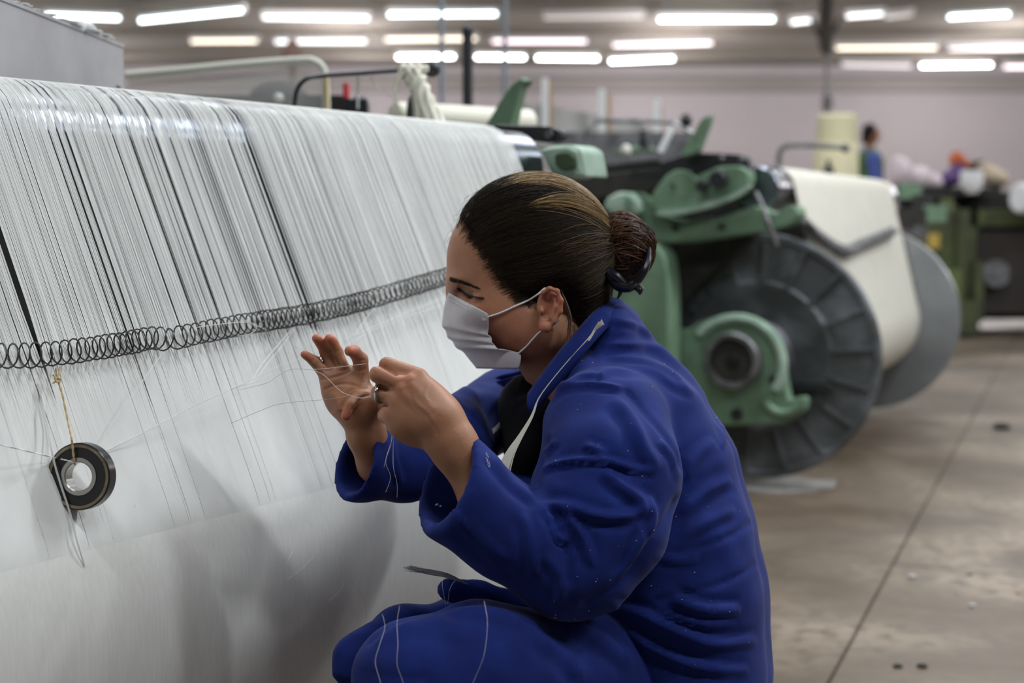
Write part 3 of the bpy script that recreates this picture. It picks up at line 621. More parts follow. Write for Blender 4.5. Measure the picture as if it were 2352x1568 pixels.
# clear cover with off-white rim
cov = [(292, 320), (290, 172), (420, 160), (560, 147), (690, 138), (722, 141), (742, 158), (748, 200), (750, 260), (752, 330)]
mbt = MB(); mbt.tube(smooth_path([P(x, y, 3.1) for x, y in cov[1:]], 5), .0085, 8); co = obj('cover_rim', mbt, 'frame_white', loom1)
plate('clear_cover', cov, 3.12, .004, 'acrylic', loom1, n=FW, bev=0)
pxtube('yellow_edge', [(750, 175, 3.09), (752, 300, 3.09)], 3.5, 'yellow', loom1, sm=0)
mb = MB(); mb.sphere(P(640, 232, 3.5), (.075, .06, .05)); mb.box(P(560, 260, 3.5), (.5, .1, .08)); obj('motor_housing', mb, 'blackrough', loom1)
mb = MB(); mb.sphere(P(640, 225, 3.42), .012); obj('housing_bolt', mb, 'pale_metal', loom1)
# grey metal box at the top left
b0 = P(283, 104, 2.35); b1 = P(-60, 58, 1.75); b0[2] = (b0[2]+b1[2])/2+.02; b1[2] = b0[2]; u = b1-b0; Lb = np.linalg.norm(u); u /= Lb; w = np.array([-u[1], u[0], 0]); w = w if w[1] > 0 else -w
bxt = thing('control_cabinet', np.array([*((b0+b1)/2)[:2], 0])+w*.11, 'grey sheet metal cabinet rising behind the roller at the top left, lint along its top', 'cabinet')
mb = MB(); mb.box((b0+b1)/2+w*.05+np.array([0, 0, -b0[2]/2]), (Lb, .10, b0[2]), [u, w, [0, 0, 1]]); obj('body', mb, 'sheetmetal', bxt, smooth=False)
mb = MB(); mb.box((b0+b1)/2+w*.05+np.array([0, 0, .002]), (Lb+.004, .104, .005), [u, w, [0, 0, 1]]); obj('lid', mb, 'sheetmetal', bxt, smooth=False)
mb = MB(); mb.sphere(b0+u*.035+np.array([0, 0, -.07])-w*.0, .006); obj('screw', mb, 'steel_rough', bxt)
mb = MB()
for k in range(150):
    r_ = random.Random(k+400); t = r_.choice([r_.random(), r_.gauss(.30, .05), r_.gauss(.36, .07)]); t = min(max(t, .02), .97); hgt = .0015+.010*math.exp(-((t-.33)/.08)**2)*r_.random()
    q = b0+u*(Lb*t)+np.array([0, 0, .008])+w*r_.uniform(0, .03); mb.sphere(q, (r_.uniform(.005, .016), .008, hgt*1.0), 7, 5)
obj('lint_pile', mb, 'lint', label='white cotton lint lying along the top edge of the grey cabinet', cat='lint', kind='stuff')
# post, rods
def standing(name, x, ytop, d, rpx, m, label, cat, base=0.0, ytip=None):
    top = P(x, ytop, d); mb = MB(); mb.tube([(top[0], top[1], base), top], rpx/FPX*d, 10)
    if ytip: mb.sphere(P(x, ytip, d), (rpx*1.2)/FPX*d, 12, 8)
    return obj(name, mb, m, label=label, cat=cat)
standing('machine_post', 1074, 66, 4.2, 12.5, 'black', 'thick black upright post behind the foreground loom', 'post', ytip=70)
for x, d, lab in ((1015, 5.2, 'nearer of two thin blue-grey rods hanging from the ceiling'), (1160, 6.4, 'farther thin blue-grey rod hanging from the ceiling, right of the black post')):
    q = P(x, 230, d); mb = MB(); mb.tube([(q[0], q[1], .0), (q[0], q[1], CEIL)], 5.5/FPX*d, 8); obj('hanging_rod', mb, 'blue_rod', label=lab, cat='rod')
# ============================================================ loom 2
n1 = P(1742, 812, 4.7); f1 = P(1990, 735, 6.38)
L2 = Frame((n1[0], n1[1]), f1-n1); BW = np.linalg.norm((f1-n1)[:2]); print('loom2', L2.o, BW, n1[2], f1[2], math.degrees(math.atan2(L2.a[0], L2.a[1])))
loom2 = thing('weaving_loom', L2(BW/2, 0, 0), 'green loom in the middle distance with a big grey flanged beam of cream yarn', 'loom')
RB2 = .235; RC2 = (.03, .985); R2 = .075
beam_parts(loom2, L2, 0, BW, RB2-.002, .405, 'cream', ('flange', 'flange2'), rc=.44)
mb = MB(); mb.lathe(L2(-.16, RC2[0], RC2[1]), L2.a, [(0, 0), (0, R2-.01), (.004, R2-.005), (BW+.30, R2-.005), (BW+.304, R2-.01), (BW+.304, 0)], 48); obj('back_roller', mb, 'steel', loom2)
pth = profile_path(RC2, R2, (0, .44), RB2, math.radians(170), math.radians(-60), nroll=10, nsh=3, nbeam=8)
mb = MB(); vs = []
for (p, z) in pth: vs += [L2(.03, p, z), L2(BW-.02, p, z)]
vs2 = []
for (p, z) in pth: vs2 += [L2(.03, p-.004, z-.002), L2(BW-.02, p-.004, z-.002)]
k = len(pth); mb.add(vs+vs2, [(2*i, 2*i+1, 2*i+3, 2*i+2) for i in range(k-1)]+[(2*k+2*i, 2*k+2*i+2, 2*k+2*i+3, 2*k+2*i+1) for i in range(k-1)]); obj('warp_sheet', mb, 'cream', loom2, kind='stuff', smooth='full', fix=False)
mb = MB(); mb.box(L2(BW/2, -.12, .62), (BW, .05, .5), [L2.a, L2.p, L2.z]); obj('dark_backing', mb, 'blackrough', loom2, smooth=False)  # dark backing added here as on the first loom
def prof2(a, p, z): return L2(a, p, z)
# chain
cp = []
t1b, t2b, n2b, _ = tangent(RC2, R2, (0, .44), RB2)
def loom2_hit(px, py, off):
    r = ray(px, py); d = 3.0
    f = lambda d: (lambda q: prof_d(np.dot(q, L2.p), q[2], t1b, t2b, n2b, RC2, R2, (0, .44), RB2)-off)(C0+r*d-L2.o)
    while f(d) > 0 and d < 9: d += .02
    return C0+r*d
for px, py in ((1846, 512), (1880, 543), (1937, 577), (1975, 563), (2020, 545), (2052, 531)): cp.append(loom2_hit(px, py, .022))
cp = smooth_path(cp, 9); mb = MB()
for i in range(len(cp)-1):
    t = cp[i+1]-cp[i]; L_ = np.linalg.norm(t); t = t/L_; u = np.cross(t, [0, 0, 1]); u /= np.linalg.norm(u); w = np.cross(t, u)
    if i % 2: u, w = w, u
    lp = [cp[i]+t*L_*.5+t*math.cos(q)*L_*.75+u*math.sin(q)*.018 for q in np.linspace(0, 2*math.pi, 11)]; mb.tube(lp, .008, 5, cap=False)
obj('iron_chain', mb, 'steel_rough', label='iron chain hanging in a slack V across the cream warp', cat='chain')
fb = L2.o-L2.a*.0; dn = 4.62
hubp = L2(-.05, 0, .44)
PL = lambda name, poly, off, th, m, parent=loom2, bev=.008, rp=True: plate2(name, poly, off, th, m, parent, bev, rp)
def plate2(name, poly, off, th, m, parent, bev, rp):
    p0 = L2(-off, 0, .44); mb = MB(); mb.prism([on_plane(x, y, p0, L2.a) for x, y in (rpoly(poly, 3) if rp else poly)], L2.a, th, bev); return obj(name, mb, m, parent, smooth=False)
brk = PL('beam_bracket', [(1500, 760), (1580, 756), (1606, 738), (1650, 724), (1705, 726), (1752, 752), (1782, 792), (1800, 850), (1806, 893), (1815, 925), (1852, 914), (1850, 942), (1820, 962), (1790, 976), (1660, 979), (1500, 975)], .17, .06, 'green')
def arc_strip(name, off, cx, cy, R, a0, a1, w, th, m, parent):
    p0 = L2(-off, 0, .44); mb = MB(); pts = []
    for k in range(25):
        q = math.radians(a0+(a1-a0)*k/24); pts.append(on_plane(cx+R*math.cos(q), cy-R*math.sin(q), p0, L2.a))
    mb.tube(pts, w, 8); return obj(name, mb, m, parent)
arc_strip('bracket_lip', .175, 1690, 838, 108, 140, -32, .016, .02, 'green_light', brk)
arc_strip('bracket_hook', .175, 1800, 905, 44, 200, 350, .014, .02, 'green', brk)
def disc(name, px, py, off, rpx, th, m, parent, prof=None):
    c = on_plane(px, py, L2(-off, 0, .44), L2.a); dd = np.dot(c-C0, FW); R = rpx/FPX*dd; mb = MB()
    mb.lathe(c, -L2.a, prof(R, th) if prof else [(0, 0), (0, R), (th-.004, R), (th, R-.004), (th, 0)], 40); return obj(name, mb, m, parent)
hub = disc('beam_hub', 1688, 826, .17, 66, .05, 'steel_rough', loom2, lambda R, t: [(0, 0), (0, R), (t-.006, R), (t, R-.006), (t, R*.78), (t-.02, R*.74), (t-.02, R*.28), (t-.07, R*.26), (t-.07, 0)])
disc('hub_core', 1685, 826, .19, 50, .015, 'blackrough', hub)
disc('hub_bore', 1682, 826, .21, 15, .012, mat('bore_black', (0.002, 0.002, 0.002), .9), hub)
disc('bolt', 1693, 951, .17, 14, .01, 'blackrough', brk); disc('bolt', 1775, 868, .17, 9, .01, 'blackrough', brk)
PL('dark_slot', [(1806, 896), (1830, 880), (1870, 876), (1905, 882), (1912, 894), (1900, 902), (1860, 896), (1830, 904)], .045, .02, 'black', bev=.002)  # black plate marking the dark slot in the flange
PL('side_frame', [(1340, 640), (1420, 565), (1470, 556), (1508, 562), (1528, 590), (1537, 660), (1539, 840), (1536, 1130), (1340, 1130)], .30, .12, 'green')
PL('dark_interior', [(1300, 400), (1480, 380), (1700, 400), (1735, 440), (1740, 540), (1640, 620), (1560, 700), (1540, 1100), (1300, 1100)], .10, .08, 'blackrough')  # black backing plate standing in for the shade inside the loom
PL('lower_casting', [(1380, 470), (1420, 446), (1462, 440), (1482, 462), (1500, 492), (1560, 508), (1640, 506), (1716, 478), (1742, 472), (1768, 486), (1792, 492), (1812, 472), (1836, 474), (1842, 494), (1822, 514), (1790, 526), (1700, 541), (1600, 556), (1530, 560), (1478, 552), (1440, 530), (1400, 500)], .22, .08, 'green', bev=.012)
PL('upper_casting', [(1488, 470), (1500, 440), (1528, 402), (1552, 388), (1580, 392), (1592, 408), (1622, 394), (1650, 382), (1700, 380), (1722, 392), (1724, 420), (1706, 444), (1640, 470), (1560, 488), (1512, 494)], .26, .07, 'green', bev=.010)
PL('casting_rib', [(1500, 486), (1560, 482), (1640, 462), (1700, 438), (1722, 422), (1722, 432), (1700, 450), (1640, 476), (1560, 494), (1510, 496)], .285, .03, 'green_light', bev=.004)
PL('small_casting', [(1386, 476), (1392, 456), (1420, 440), (1448, 442), (1466, 462), (1470, 488), (1450, 498), (1410, 496)], .27, .05, 'green_light', bev=.008)
PL('casting_notch', [(1434, 452), (1448, 452), (1446, 482), (1436, 482)], .285, .02, 'green', bev=.002)
disc('control_knob', 1616, 427, .27, 14, .03, 'black', loom2); disc('control_knob', 1655, 412, .27, 20, .04, 'black', loom2)
for x, y in ((1551, 522), (1659, 519), (1767, 513)): disc('casting_bolt', x, y, .225, 8, .012, 'blackrough', loom2)
disc('casting_bolt', 1545, 425, .265, 5, .01, 'blackrough', loom2)
PL('top_bar', [(1440, 392), (1500, 380), (1560, 356), (1600, 350), (1700, 354), (1718, 362), (1724, 384), (1722, 396), (1690, 384), (1640, 386), (1600, 402), (1560, 396), (1500, 412), (1440, 412)], .24, .05, 'black', bev=.004)
disc('bar_bolt', 1658, 364, .245, 7, .006, 'steel_rough', loom2); disc('bar_bolt', 1704, 366, .245, 7, .006, 'steel_rough', loom2)
# coiled hose
a_ = P(1335, 392, 4.35); b_ = P(1515, 371, 4.35); pth_ = [a_+(b_-a_)*t for t in np.linspace(0, 1, 30)]
mb = MB(); mb.tube(helix(pth_, 15/FPX*4.35, 9.0/FPX*4.35, .004, 10), .0032, 5); mb.tube([a_, b_], 9/FPX*4.35, 8); obj('coiled_hose', mb, 'black', loom2)
PL('under_bar', [(1300, 405), (1520, 385), (1600, 405), (1520, 440), (1470, 450), (1300, 460)], .15, .05, 'blackrough')
mb = MB(); mb.tube(smooth_path([P(*q) for q in ((1346, 400, 4.6), (1347, 330, 4.6), (1352, 296, 4.6), (1372, 278, 4.62), (1440, 277, 4.7), (1545, 281, 4.8))], 6), 5.5/FPX*4.6, 8); obj('start_rail', mb, 'steel_rough', loom2)
mb = MB(); mb.tube([P(1545, 281, 4.8), P(1600, 310, 4.8)], .007, 6); obj('rail_brace', mb, 'pale_metal', loom2)
mb = MB(); mb.sphere(P(1576, 277, 4.8), (14/FPX*4.8, .02, 17/FPX*4.8)); obj('ball_knob', mb, 'black', loom2)
PL('finger_arm', [(1560, 362), (1578, 330), (1598, 292), (1612, 270), (1632, 262), (1626, 284), (1612, 320), (1602, 352)], .30, .05, 'green', bev=.005)
PL('inner_casting', [(1408, 345), (1440, 336), (1490, 334), (1498, 346), (1450, 352), (1410, 354)], -.4, .06, 'green'); 
mb = MB(); mb.sphere(P(1438, 346, 4.9), (.018, .02, .022)); obj('white_knob', mb, 'frame_white', loom2)
mb = MB(); mb.tube([P(1478, 322, 5.0), P(1478, 300, 5.0)], .012, 8); mb.tube([P(1482, 340, 5.0), P(1480, 318, 5.0)], .02, 8); obj('small_lever', mb, 'black', loom2)
mb = MB(); mb.tube([P(1516, 350, 4.9), P(1545, 292, 4.9)], .012, 6); obj('brace', mb, 'pale_metal', loom2)
pxtube('hanging_strap', [(1735, 440, 4.35), (1752, 475, 4.35), (1766, 512, 4.35), (1778, 545, 4.38), (1784, 562, 4.4)], 5, 'sheetmetal', loom2)
mb = MB(); mb.box(L2(BW/2, -.55, .45), (BW+.3, .2, .7), [L2.a, L2.p, L2.z]); obj('loom_bed', mb, 'blackrough', loom2, smooth=False)
plate('dusty_guard', [(1195, 235), (1260, 240), (1480, 282), (1500, 300), (1560, 340), (1560, 400), (1195, 380)], 6.2, .04, 'dusty', loom2, n=FW)
mb = MB(); mb.box(P(1430, 370, 5.6), (.55, .1, .22)); obj('dusty_machine_bed', mb, 'steel_rough', loom2, smooth=False)
for x, y0, y1, y2, dx in ((1252, 180, 245, 300, 12), (1382, 205, 262, 300, 17), (1509, 228, 275, 300, 7)):
    mb = MB(); a = P(x, y2+30, 6.1); b = P(x, y0, 6.1); mb.box((a+b)/2, (16/FPX*6.1, .02, np.linalg.norm(b-a)*1.0)); obj('guard_post', mb, 'pale_metal', loom2, smooth=False)
    mb = MB(); a = P(x+dx, y2+30, 6.15); b = P(x+dx, y0+12, 6.15); mb.box((a+b)/2, (9/FPX*6.1, .02, np.linalg.norm(b-a))); obj('guard_post_back', mb, 'rust', loom2, smooth=False)
# ============================================================ loom 3 and the far right
d3 = 10.6; q3 = P(2180, 700, d3); L3 = Frame((q3[0], q3[1]), L2.a)
loom3 = thing('weaving_loom', (q3[0], q3[1], 0), 'dark olive loom standing behind the second loom at the right', 'loom')
def bx(name, x0, y0, x1, y1, d, th, m, parent=loom3):
    a = P(x0, y0, d); b = P(x1, y1, d); mb = MB(); mb.box(((a[0]+b[0])/2, a[1]+th/2, (a[2]+b[2])/2), (abs(b[0]-a[0]), th, abs(a[2]-b[2]))); return obj(name, mb, m, parent, smooth=False)
zf = lambda d: 495+CH*FPX/d
bx('machine_body', 2140, 440, 2480, 735, d3+.3, .8, 'blackrough'); bx('frame_column', 2130, 470, 2200, 745, d3, .25, 'olive'); bx('frame_column', 2202, 480, 2246, 750, d3-.05, .2, 'olive')
bx('frame_column', 2240, 600, 2262, 740, d3-.1, .2, 'olive'); bx('cross_rail', 2230, 480, 2480, 520, d3-.05, .2, 'olive'); bx('cover_panel', 2246, 530, 2480, 720, d3, .2, mat('brown_black_panel', (0.028, 0.022, 0.018), .7))
bx('foot', 2130, 690, 2250, zf(d3)-4, d3-.1, .4, 'olive'); bx('top_tray', 2120, 430, 2300, 448, d3-.1, .9, 'blackrough'); bx('lower_step', 2130, 620, 2210, 700, d3-.15, .2, mat('olive_lighter', (0.12, 0.15, 0.05), .6))
c = P(2286, 628, d3-.08); mb = MB(); mb.lathe(c, -FW, [(0, 0), (0, .10), (.03, .10), (.03, .045), (.05, .04), (.05, 0)], 28); obj('drive_wheel', mb, 'steel_rough', loom3)
mb = MB(); mb.box(P(2145, 553, d3-.06), (.08, .02, .11)); obj('warning_label', mb, 'yellow', loom3, smooth=False)
for (x, y, r, m) in ((2075, 440, .055, 'green'), (2110, 470, .07, 'blackrough'), (2130, 490, .06, 'green'), (2085, 500, .06, 'blackrough'), (2100, 462, .03, 'pinkw'), (2150, 470, .05, 'olive'), (2095, 530, .035, 'steel_rough')):
    mb = MB(); mb.box(P(x, y, 8.2), (r*2.2, .3, r*1.6)); mb.sphere(P(x+8, y-r*150, 8.15), r*.6, 12, 8); obj('gear_housing', mb, m, loom3)
# beam of the loom further right
mb = MB(); a = P(2340, 455, 10.2); mb.lathe(a, (1, .5, 0), [(0, 0), (0, .09), (.02, .11), (1.2, .11), (1.2, 0)], 32); mb.tube([a+np.array([.3, .15, 0]), np.array([a[0]+.3, a[1]+.15, 0])], .03, 8); obj('yarn_beam', mb, 'lint', label='white wound yarn beam cut by the right edge of the picture', cat='beam')
# things heaped on loom 3
def blob(name, parts, m, label=None, cat=None, parent=None, h=.02):
    los = np.min([np.array(c)-np.array(r) for c, r in parts], 0)-.05; his = np.max([np.array(c)+np.array(r) for c, r in parts], 0)+.05
    f = Field(los, his, h)
    for c, r in parts: f.ell(c, r, .03)
    V, Q = f.mesh(); return obj(name, mbq(V, Q, False), m, parent, label=label, cat=cat)
def B(x, y, d, rx, ry, rz): c = P(x, y, d); return (c, (rx/FPX*d, rz, ry/FPX*d))
blob('yarn_heap', [B(2070, 400, 10.9, 22, 40, .2), B(2110, 412, 10.9, 30, 32, .2), B(2145, 420, 10.9, 25, 22, .2), B(2060, 375, 10.9, 10, 18, .1)], 'pinkw', 'pinkish white heap of yarn between the two right looms', 'yarn')
blob('cloth_bundle', [B(2180, 412, 10.8, 26, 18, .15), B(2198, 395, 10.8, 18, 18, .12), B(2165, 418, 10.8, 14, 14, .1)], 'purple', 'dark purple cloth bundle lying on the olive loom', 'cloth')
blob('cloth_bundle', [B(2198, 368, 10.9, 17, 16, .1), B(2215, 378, 10.9, 16, 10, .1), B(2196, 355, 10.9, 8, 9, .08)], 'orange', 'orange red cloth on top of the purple bundle', 'cloth')
mb = MB(); c = P(2232, 410, 10.5); mb.lathe(c-np.array([0, 0, .13]), (0, 0, 1), [(.02, 0), (.02, .04), (.06, .075), (.12, .085), (.19, .080), (.19, .068), (.12, .07), (.07, .055), (.04, 0)], 28); obj('white_bowl', mb, 'lint', label='white rounded bowl standing on the olive loom', cat='bowl')
blob('cloth_bundle', [B(2275, 405, 11.0, 26, 24, .15), B(2295, 412, 11.0, 18, 20, .15), B(2258, 385, 11.0, 14, 12, .1)], 'beige', 'beige cloth bundle beside the white bowl', 'cloth')
blob('cloth_bundle', [B(2238, 382, 11.1, 16, 12, .1), B(2252, 376, 11.1, 10, 9, .1)], 'blackrough', 'dark rag behind the white bowl', 'cloth')
# black rail of the far loom, yellow yarn drum, person
dd = 6.0
mb = MB(); mb.tube(smooth_path([P(*q) for q in ((1790, 385, dd), (1790, 356, dd), (1800, 338, dd), (1830, 333, dd), (1900, 336, dd+.1), (1945, 339, dd+.1))], 6), 6/FPX*dd, 8); mb.sphere(P(1942, 340, dd+.1), (.018, .02, .02)); ra = obj('start_rail', mb, 'steel_rough', loom2)
dq = 8.6; dt = thing('yarn_drum', (*P(1920, 330, dq)[:2], 0), 'pale yellow drum of yarn standing behind the cream beam', 'yarn')
ct = P(1922, 262, dq); cm = P(1922, 322, dq); cb = P(1920, 400, dq); R = 46/FPX*dq
mb = MB(); mb.lathe((cm[0], cm[1], cm[2]), (0, 0, 1), [(0, 0), (0, R), (ct[2]-cm[2]-.02, R), (ct[2]-cm[2], R-.02), (ct[2]-cm[2], 0)], 40); obj('upper_package', mb, 'drum', dt)
mb = MB(); mb.lathe((cb[0], cb[1], cb[2]-.1), (0, 0, 1), [(0, 0), (0, R*1.12), (cm[2]-cb[2]+.08, R*1.08), (cm[2]-cb[2]+.095, R), (cm[2]-cb[2]+.095, 0)], 40); obj('lower_package', mb, 'drum', dt)
mb = MB(); mb.tube([(cb[0], cb[1], 0), (cb[0], cb[1], cb[2]-.1)], .05, 10); mb.lathe((cb[0], cb[1], 0), (0, 0, 1), [(0, 0), (0, .2), (.02, .2), (.02, 0)], 24); obj('stand', mb, 'blackrough', dt)
mb = MB(); q = P(1903, 385, 7.6); mb.tube([q, q+np.array([0, 0, -.12])], .03, 8); mb.tube([q, q+np.array([0, 0, .04])], .012, 8); obj('small_lever', mb, 'blackrough', loom2)
# hanging dark column
mb = MB(); q = P(1896, 60, 17.0); r = lambda p: p/FPX*17
mb.tube([(q[0], q[1], CEIL), P(1896, 110, 17), P(1898, 130, 17)], [r(14), r(17), r(4)], 10)
for s in (-1, 1): mb.tube([P(1896+s*4, 108, 17), P(1896+s*34, 38, 17)], r(5), 6)
hc = thing('hanging_column', (q[0], q[1], 0), 'dark tapered column hanging from the ceiling at the right, with a pale pipe below', 'column')
obj('shaft', mb, mat('dark_brown_iron', (0.09, 0.078, 0.07), .8), hc)
mb = MB(); q = P(1900, 128, 17); mb.tube([q, (q[0], q[1], 0)], r(5), 8); obj('pipe', mb, 'wall', hc)
mb = MB(); mb.tube([P(1900, 222, 17), P(1900, 250, 17)], r(12), 10); obj('pipe_collar', mb, mat('grey_lilac_paint', (.2, .18, .19), .8), hc)
# orange helmet-like cap and grey vent behind the clear cover
mb = MB(); mb.lathe(P(672, 134, 9.0), (0, 0, 1), [(0, 0), (0, .075), (.04, .065), (.045, .05), (.10, .035), (.13, .0)], 24); q = P(672, 134, 9.0); mb.tube([(q[0], q[1], 0), q], .02, 8)
obj('signal_lamp', mb, mat('rust_brown', (0.18, 0.10, 0.08), .7), label='brownish signal lamp on a stem behind the clear cover', cat='lamp')
# far person
dp = 14.5; pc = P(2003, 310, dp)
per = thing('person', (pc[0], pc[1], 0), 'far person seen from the side with dark hair, blue shirt and green vest', 'person')
k = pc[2]; x, y = pc[0], pc[1]; f = Field((x-.35, y-.3, -.02), (x+.35, y+.3, k+.2), .02)
f.ell((x, y, k), (.075, .07, .10), .02).cone((x-.02, y, k-.08), (x-.03, y, k-.16), .045, .05).cone((x-.03, y-.1, k-.24), (x-.03, y+.1, k-.24), .09, .09, .05).cone((x-.03, y, k-.3), (x-.02, y, .95), .14, .13, .05)
for s in (-1, 1):
    f.cone((x-.02, y+.09*s, .92), (x, y+.1*s, .5), .10, .07, .03).cone((x, y+.1*s, .5), (x-.02, y+.1*s, .08), .06, .045, .02).cone((x-.04, y+.1*s, .04), (x+.13, y+.1*s, .03), .04, .035, .02)
    f.cone((x-.03, y+.19*s, k-.24), (x+.0, y+.21*s, k-.50), .05, .04, .02).cone((x, y+.21*s, k-.5), (x+.22, y+.15*s, k-.5), .038, .028, .02).ell((x+.27, y+.14*s, k-.5), (.05, .02, .035), .02)
f.ell((x+.078, y, k-.01), (.018, .012, .02), .01)
V, Q = f.mesh(); obj('body', mbq(V, Q, False), 'skin', per)
f = Field((x-.3, y-.3, .7), (x+.3, y+.3, k+.2), .02)
f.cone((x-.03, y-.1, k-.24), (x-.03, y+.1, k-.24), .10, .10, .05).cone((x-.03, y, k-.3), (x-.02, y, .9), .155, .15, .05)
V, Q = f.mesh(); obj('vest', mbq(V, Q, False), 'greenvest', per)
f = Field((x-.3, y-.3, k-.5), (x+.3, y+.3, k+.2), .015); f.cone((x-.065, y-.05, k-.20), (x-.075, y, k-.30), .07, .09, .03).cone((x-.03, y-.19, k-.24), (x, y-.21, k-.48), .065, .055, .02)
V, Q = f.mesh(); obj('shirt', mbq(V, Q, False), 'paleblue', per)
f = Field((x-.2, y-.2, k-.2), (x+.2, y+.2, k+.2), .012); f.ell((x-.030, y, k+.035), (.080, .08, .088), .02).ell((x-.06, y, k-.03), (.05, .065, .07), .02)
V, Q = f.mesh(); obj('hair', mbq(V, Q, False), 'hairbase', per)
f = Field((x-.25, y-.25, -.02), (x+.25, y+.25, 1.05), .02)
for s in (-1, 1): f.cone((x-.02, y+.09*s, .92), (x, y+.1*s, .5), .115, .085, .03).cone((x, y+.1*s, .5), (x-.02, y+.1*s, .10), .075, .065, .02)
V, Q = f.mesh(); obj('trousers', mbq(V, Q, False), 'blackrough', per)
f = Field((x-.25, y-.25, -.02), (x+.25, y+.25, .2), .012)
for s in (-1, 1): f.cone((x-.05, y+.1*s, .045), (x+.15, y+.1*s, .04), .045, .038, .02)
V, Q = f.mesh(); obj('shoe', mbq(V, Q, False), 'black', per)
# small litter on the floor
r_ = random.Random(11)
for (px, py, s, m, lab) in ((2228, 1320, .005, 'blackrough', 'dark grain of dirt on the floor near the joint at lower right'), (2300, 985, .03, 'blackrough', 'dark lump of lint on the floor by the far joint'), (2232, 1392, .007, 'dusty', 'whitish lint speck on the floor at right'), (2095, 1326, .009, 'dusty', 'white lint tuft on the floor right of the woman'),
        (2062, 1532, .008, 'blackrough', 'small dark crumb at the bottom right of the floor'), (2118, 1532, .009, 'blackrough', 'darker round crumb at the bottom right of the floor'), (2338, 1362, .006, 'rust', 'small reddish scrap on the floor at the right edge')):
    q = on_z(px, py, 0); mb = MB(); mb.sphere(q+np.array([0, 0, s*.4]), (s*1.3, s, s*.5), 10, 6); mb.sphere(q+np.array([s*.6, s*.4, s*.3]), (s*.7, s*.6, s*.4), 8, 5); obj('floor_litter', mb, m, label=lab, cat='litter')
q = on_z(1765, 1112, 0); mb = MB(); mb.prism([q+np.array([a*.22*(1+.2*math.sin(i*2.1)), b*.16, 0]) for i, (a, b) in enumerate([(math.cos(t), math.sin(t)) for t in np.linspace(0, 2*math.pi, 20)[:-1]])], (0, 0, 1), .003, .001)
obj('dust_patch', mb, mat('pale_dust', (.30, .29, .28), .95, col2=(.22, .2, .18), nscale=20), label='pale patch of lint dust on the floor under the flanged beam', cat='dust', kind='stuff')
# ============================================================ the woman
D0 = 1.74
def rp(r, d): return r/FPX*d
woman = thing('person', (*P(1480, 1300, 1.70)[:2], 0), 'woman in blue overalls and white face mask squatting by the foreground loom, handling threads', 'person')
def E(f, px, py, d, rx, ry, rz, k=.012, mode='add'): f.ell(cs(px, py, d), (rp(rx, d), rp(ry, d), rz), k, mode)
def K(f, a, b, k=.012, mode='add'):  # (px,py,d,rpx) round cone
    f.cone(cs(*a[:3]), cs(*b[:3]), rp(a[3], a[2]), rp(b[3], b[2]), k, mode)
def chain(f, pts, k=.012, mode='add'):
    for a, b in zip(pts[:-1], pts[1:]): K(f, a, b, k, mode)
def fld(px0, py0, px1, py1, d0, d1, h):
    a = [cs(px, py, d) for px in (px0, px1) for py in (py0, py1) for d in (d0, d1)]; return Field(np.min(a, 0), np.max(a, 0), h)
def fold(V, Q, items):
    N = normals(V, Q); px = V[:, 0]/-V[:, 2]*FPX+1176; py = 784-V[:, 1]/-V[:, 2]*FPX; face = np.clip(-(N*V).sum(1)/np.linalg.norm(V, axis=1)*3+.3, 0, 1); D = np.zeros(len(V))
    for pl, w, hgt in items:
        pl = [np.array([*q, 0.]) for q in pl]; pl = np.array(smooth_path(pl, 5))[:, :2]; best = np.full(len(V), 1e9); tt = np.zeros(len(V)); sgn = np.zeros(len(V)); m = (px > pl[:, 0].min()-60) & (px < pl[:, 0].max()+60) & (py > pl[:, 1].min()-60) & (py < pl[:, 1].max()+60)
        if not m.any(): continue
        X, Y = px[m], py[m]; b = best[m]; t_ = tt[m]; s_ = sgn[m]
        for i in range(len(pl)-1):
            a = pl[i]; e = pl[i+1]-a; t = np.clip(((X-a[0])*e[0]+(Y-a[1])*e[1])/(e@e), 0, 1); dx = X-a[0]-t*e[0]; dy = Y-a[1]-t*e[1]; d = np.hypot(dx, dy); up = d < b; b = np.where(up, d, b); t_ = np.where(up, (i+t)/(len(pl)-1), t_); s_ = np.where(up, np.sign(e[0]*dy-e[1]*dx), s_)
        env = np.clip(np.minimum(t_, 1-t_)*5, 0, 1)**.7; env = np.where(hgt < 0, np.clip(np.minimum(t_, 1-t_)*12, 0, 1), env)
        prof = np.exp(-(b/w)**2)
        if hgt > 0: prof = prof-.55*np.exp(-((b-2.1*w)/(w*.9))**2)*(s_ > 0)-.25*np.exp(-((b-2.2*w)/w)**2)*(s_ < 0)
        D[m] += prof*env*hgt/1000
    return V+N*(D*face)[:, None]
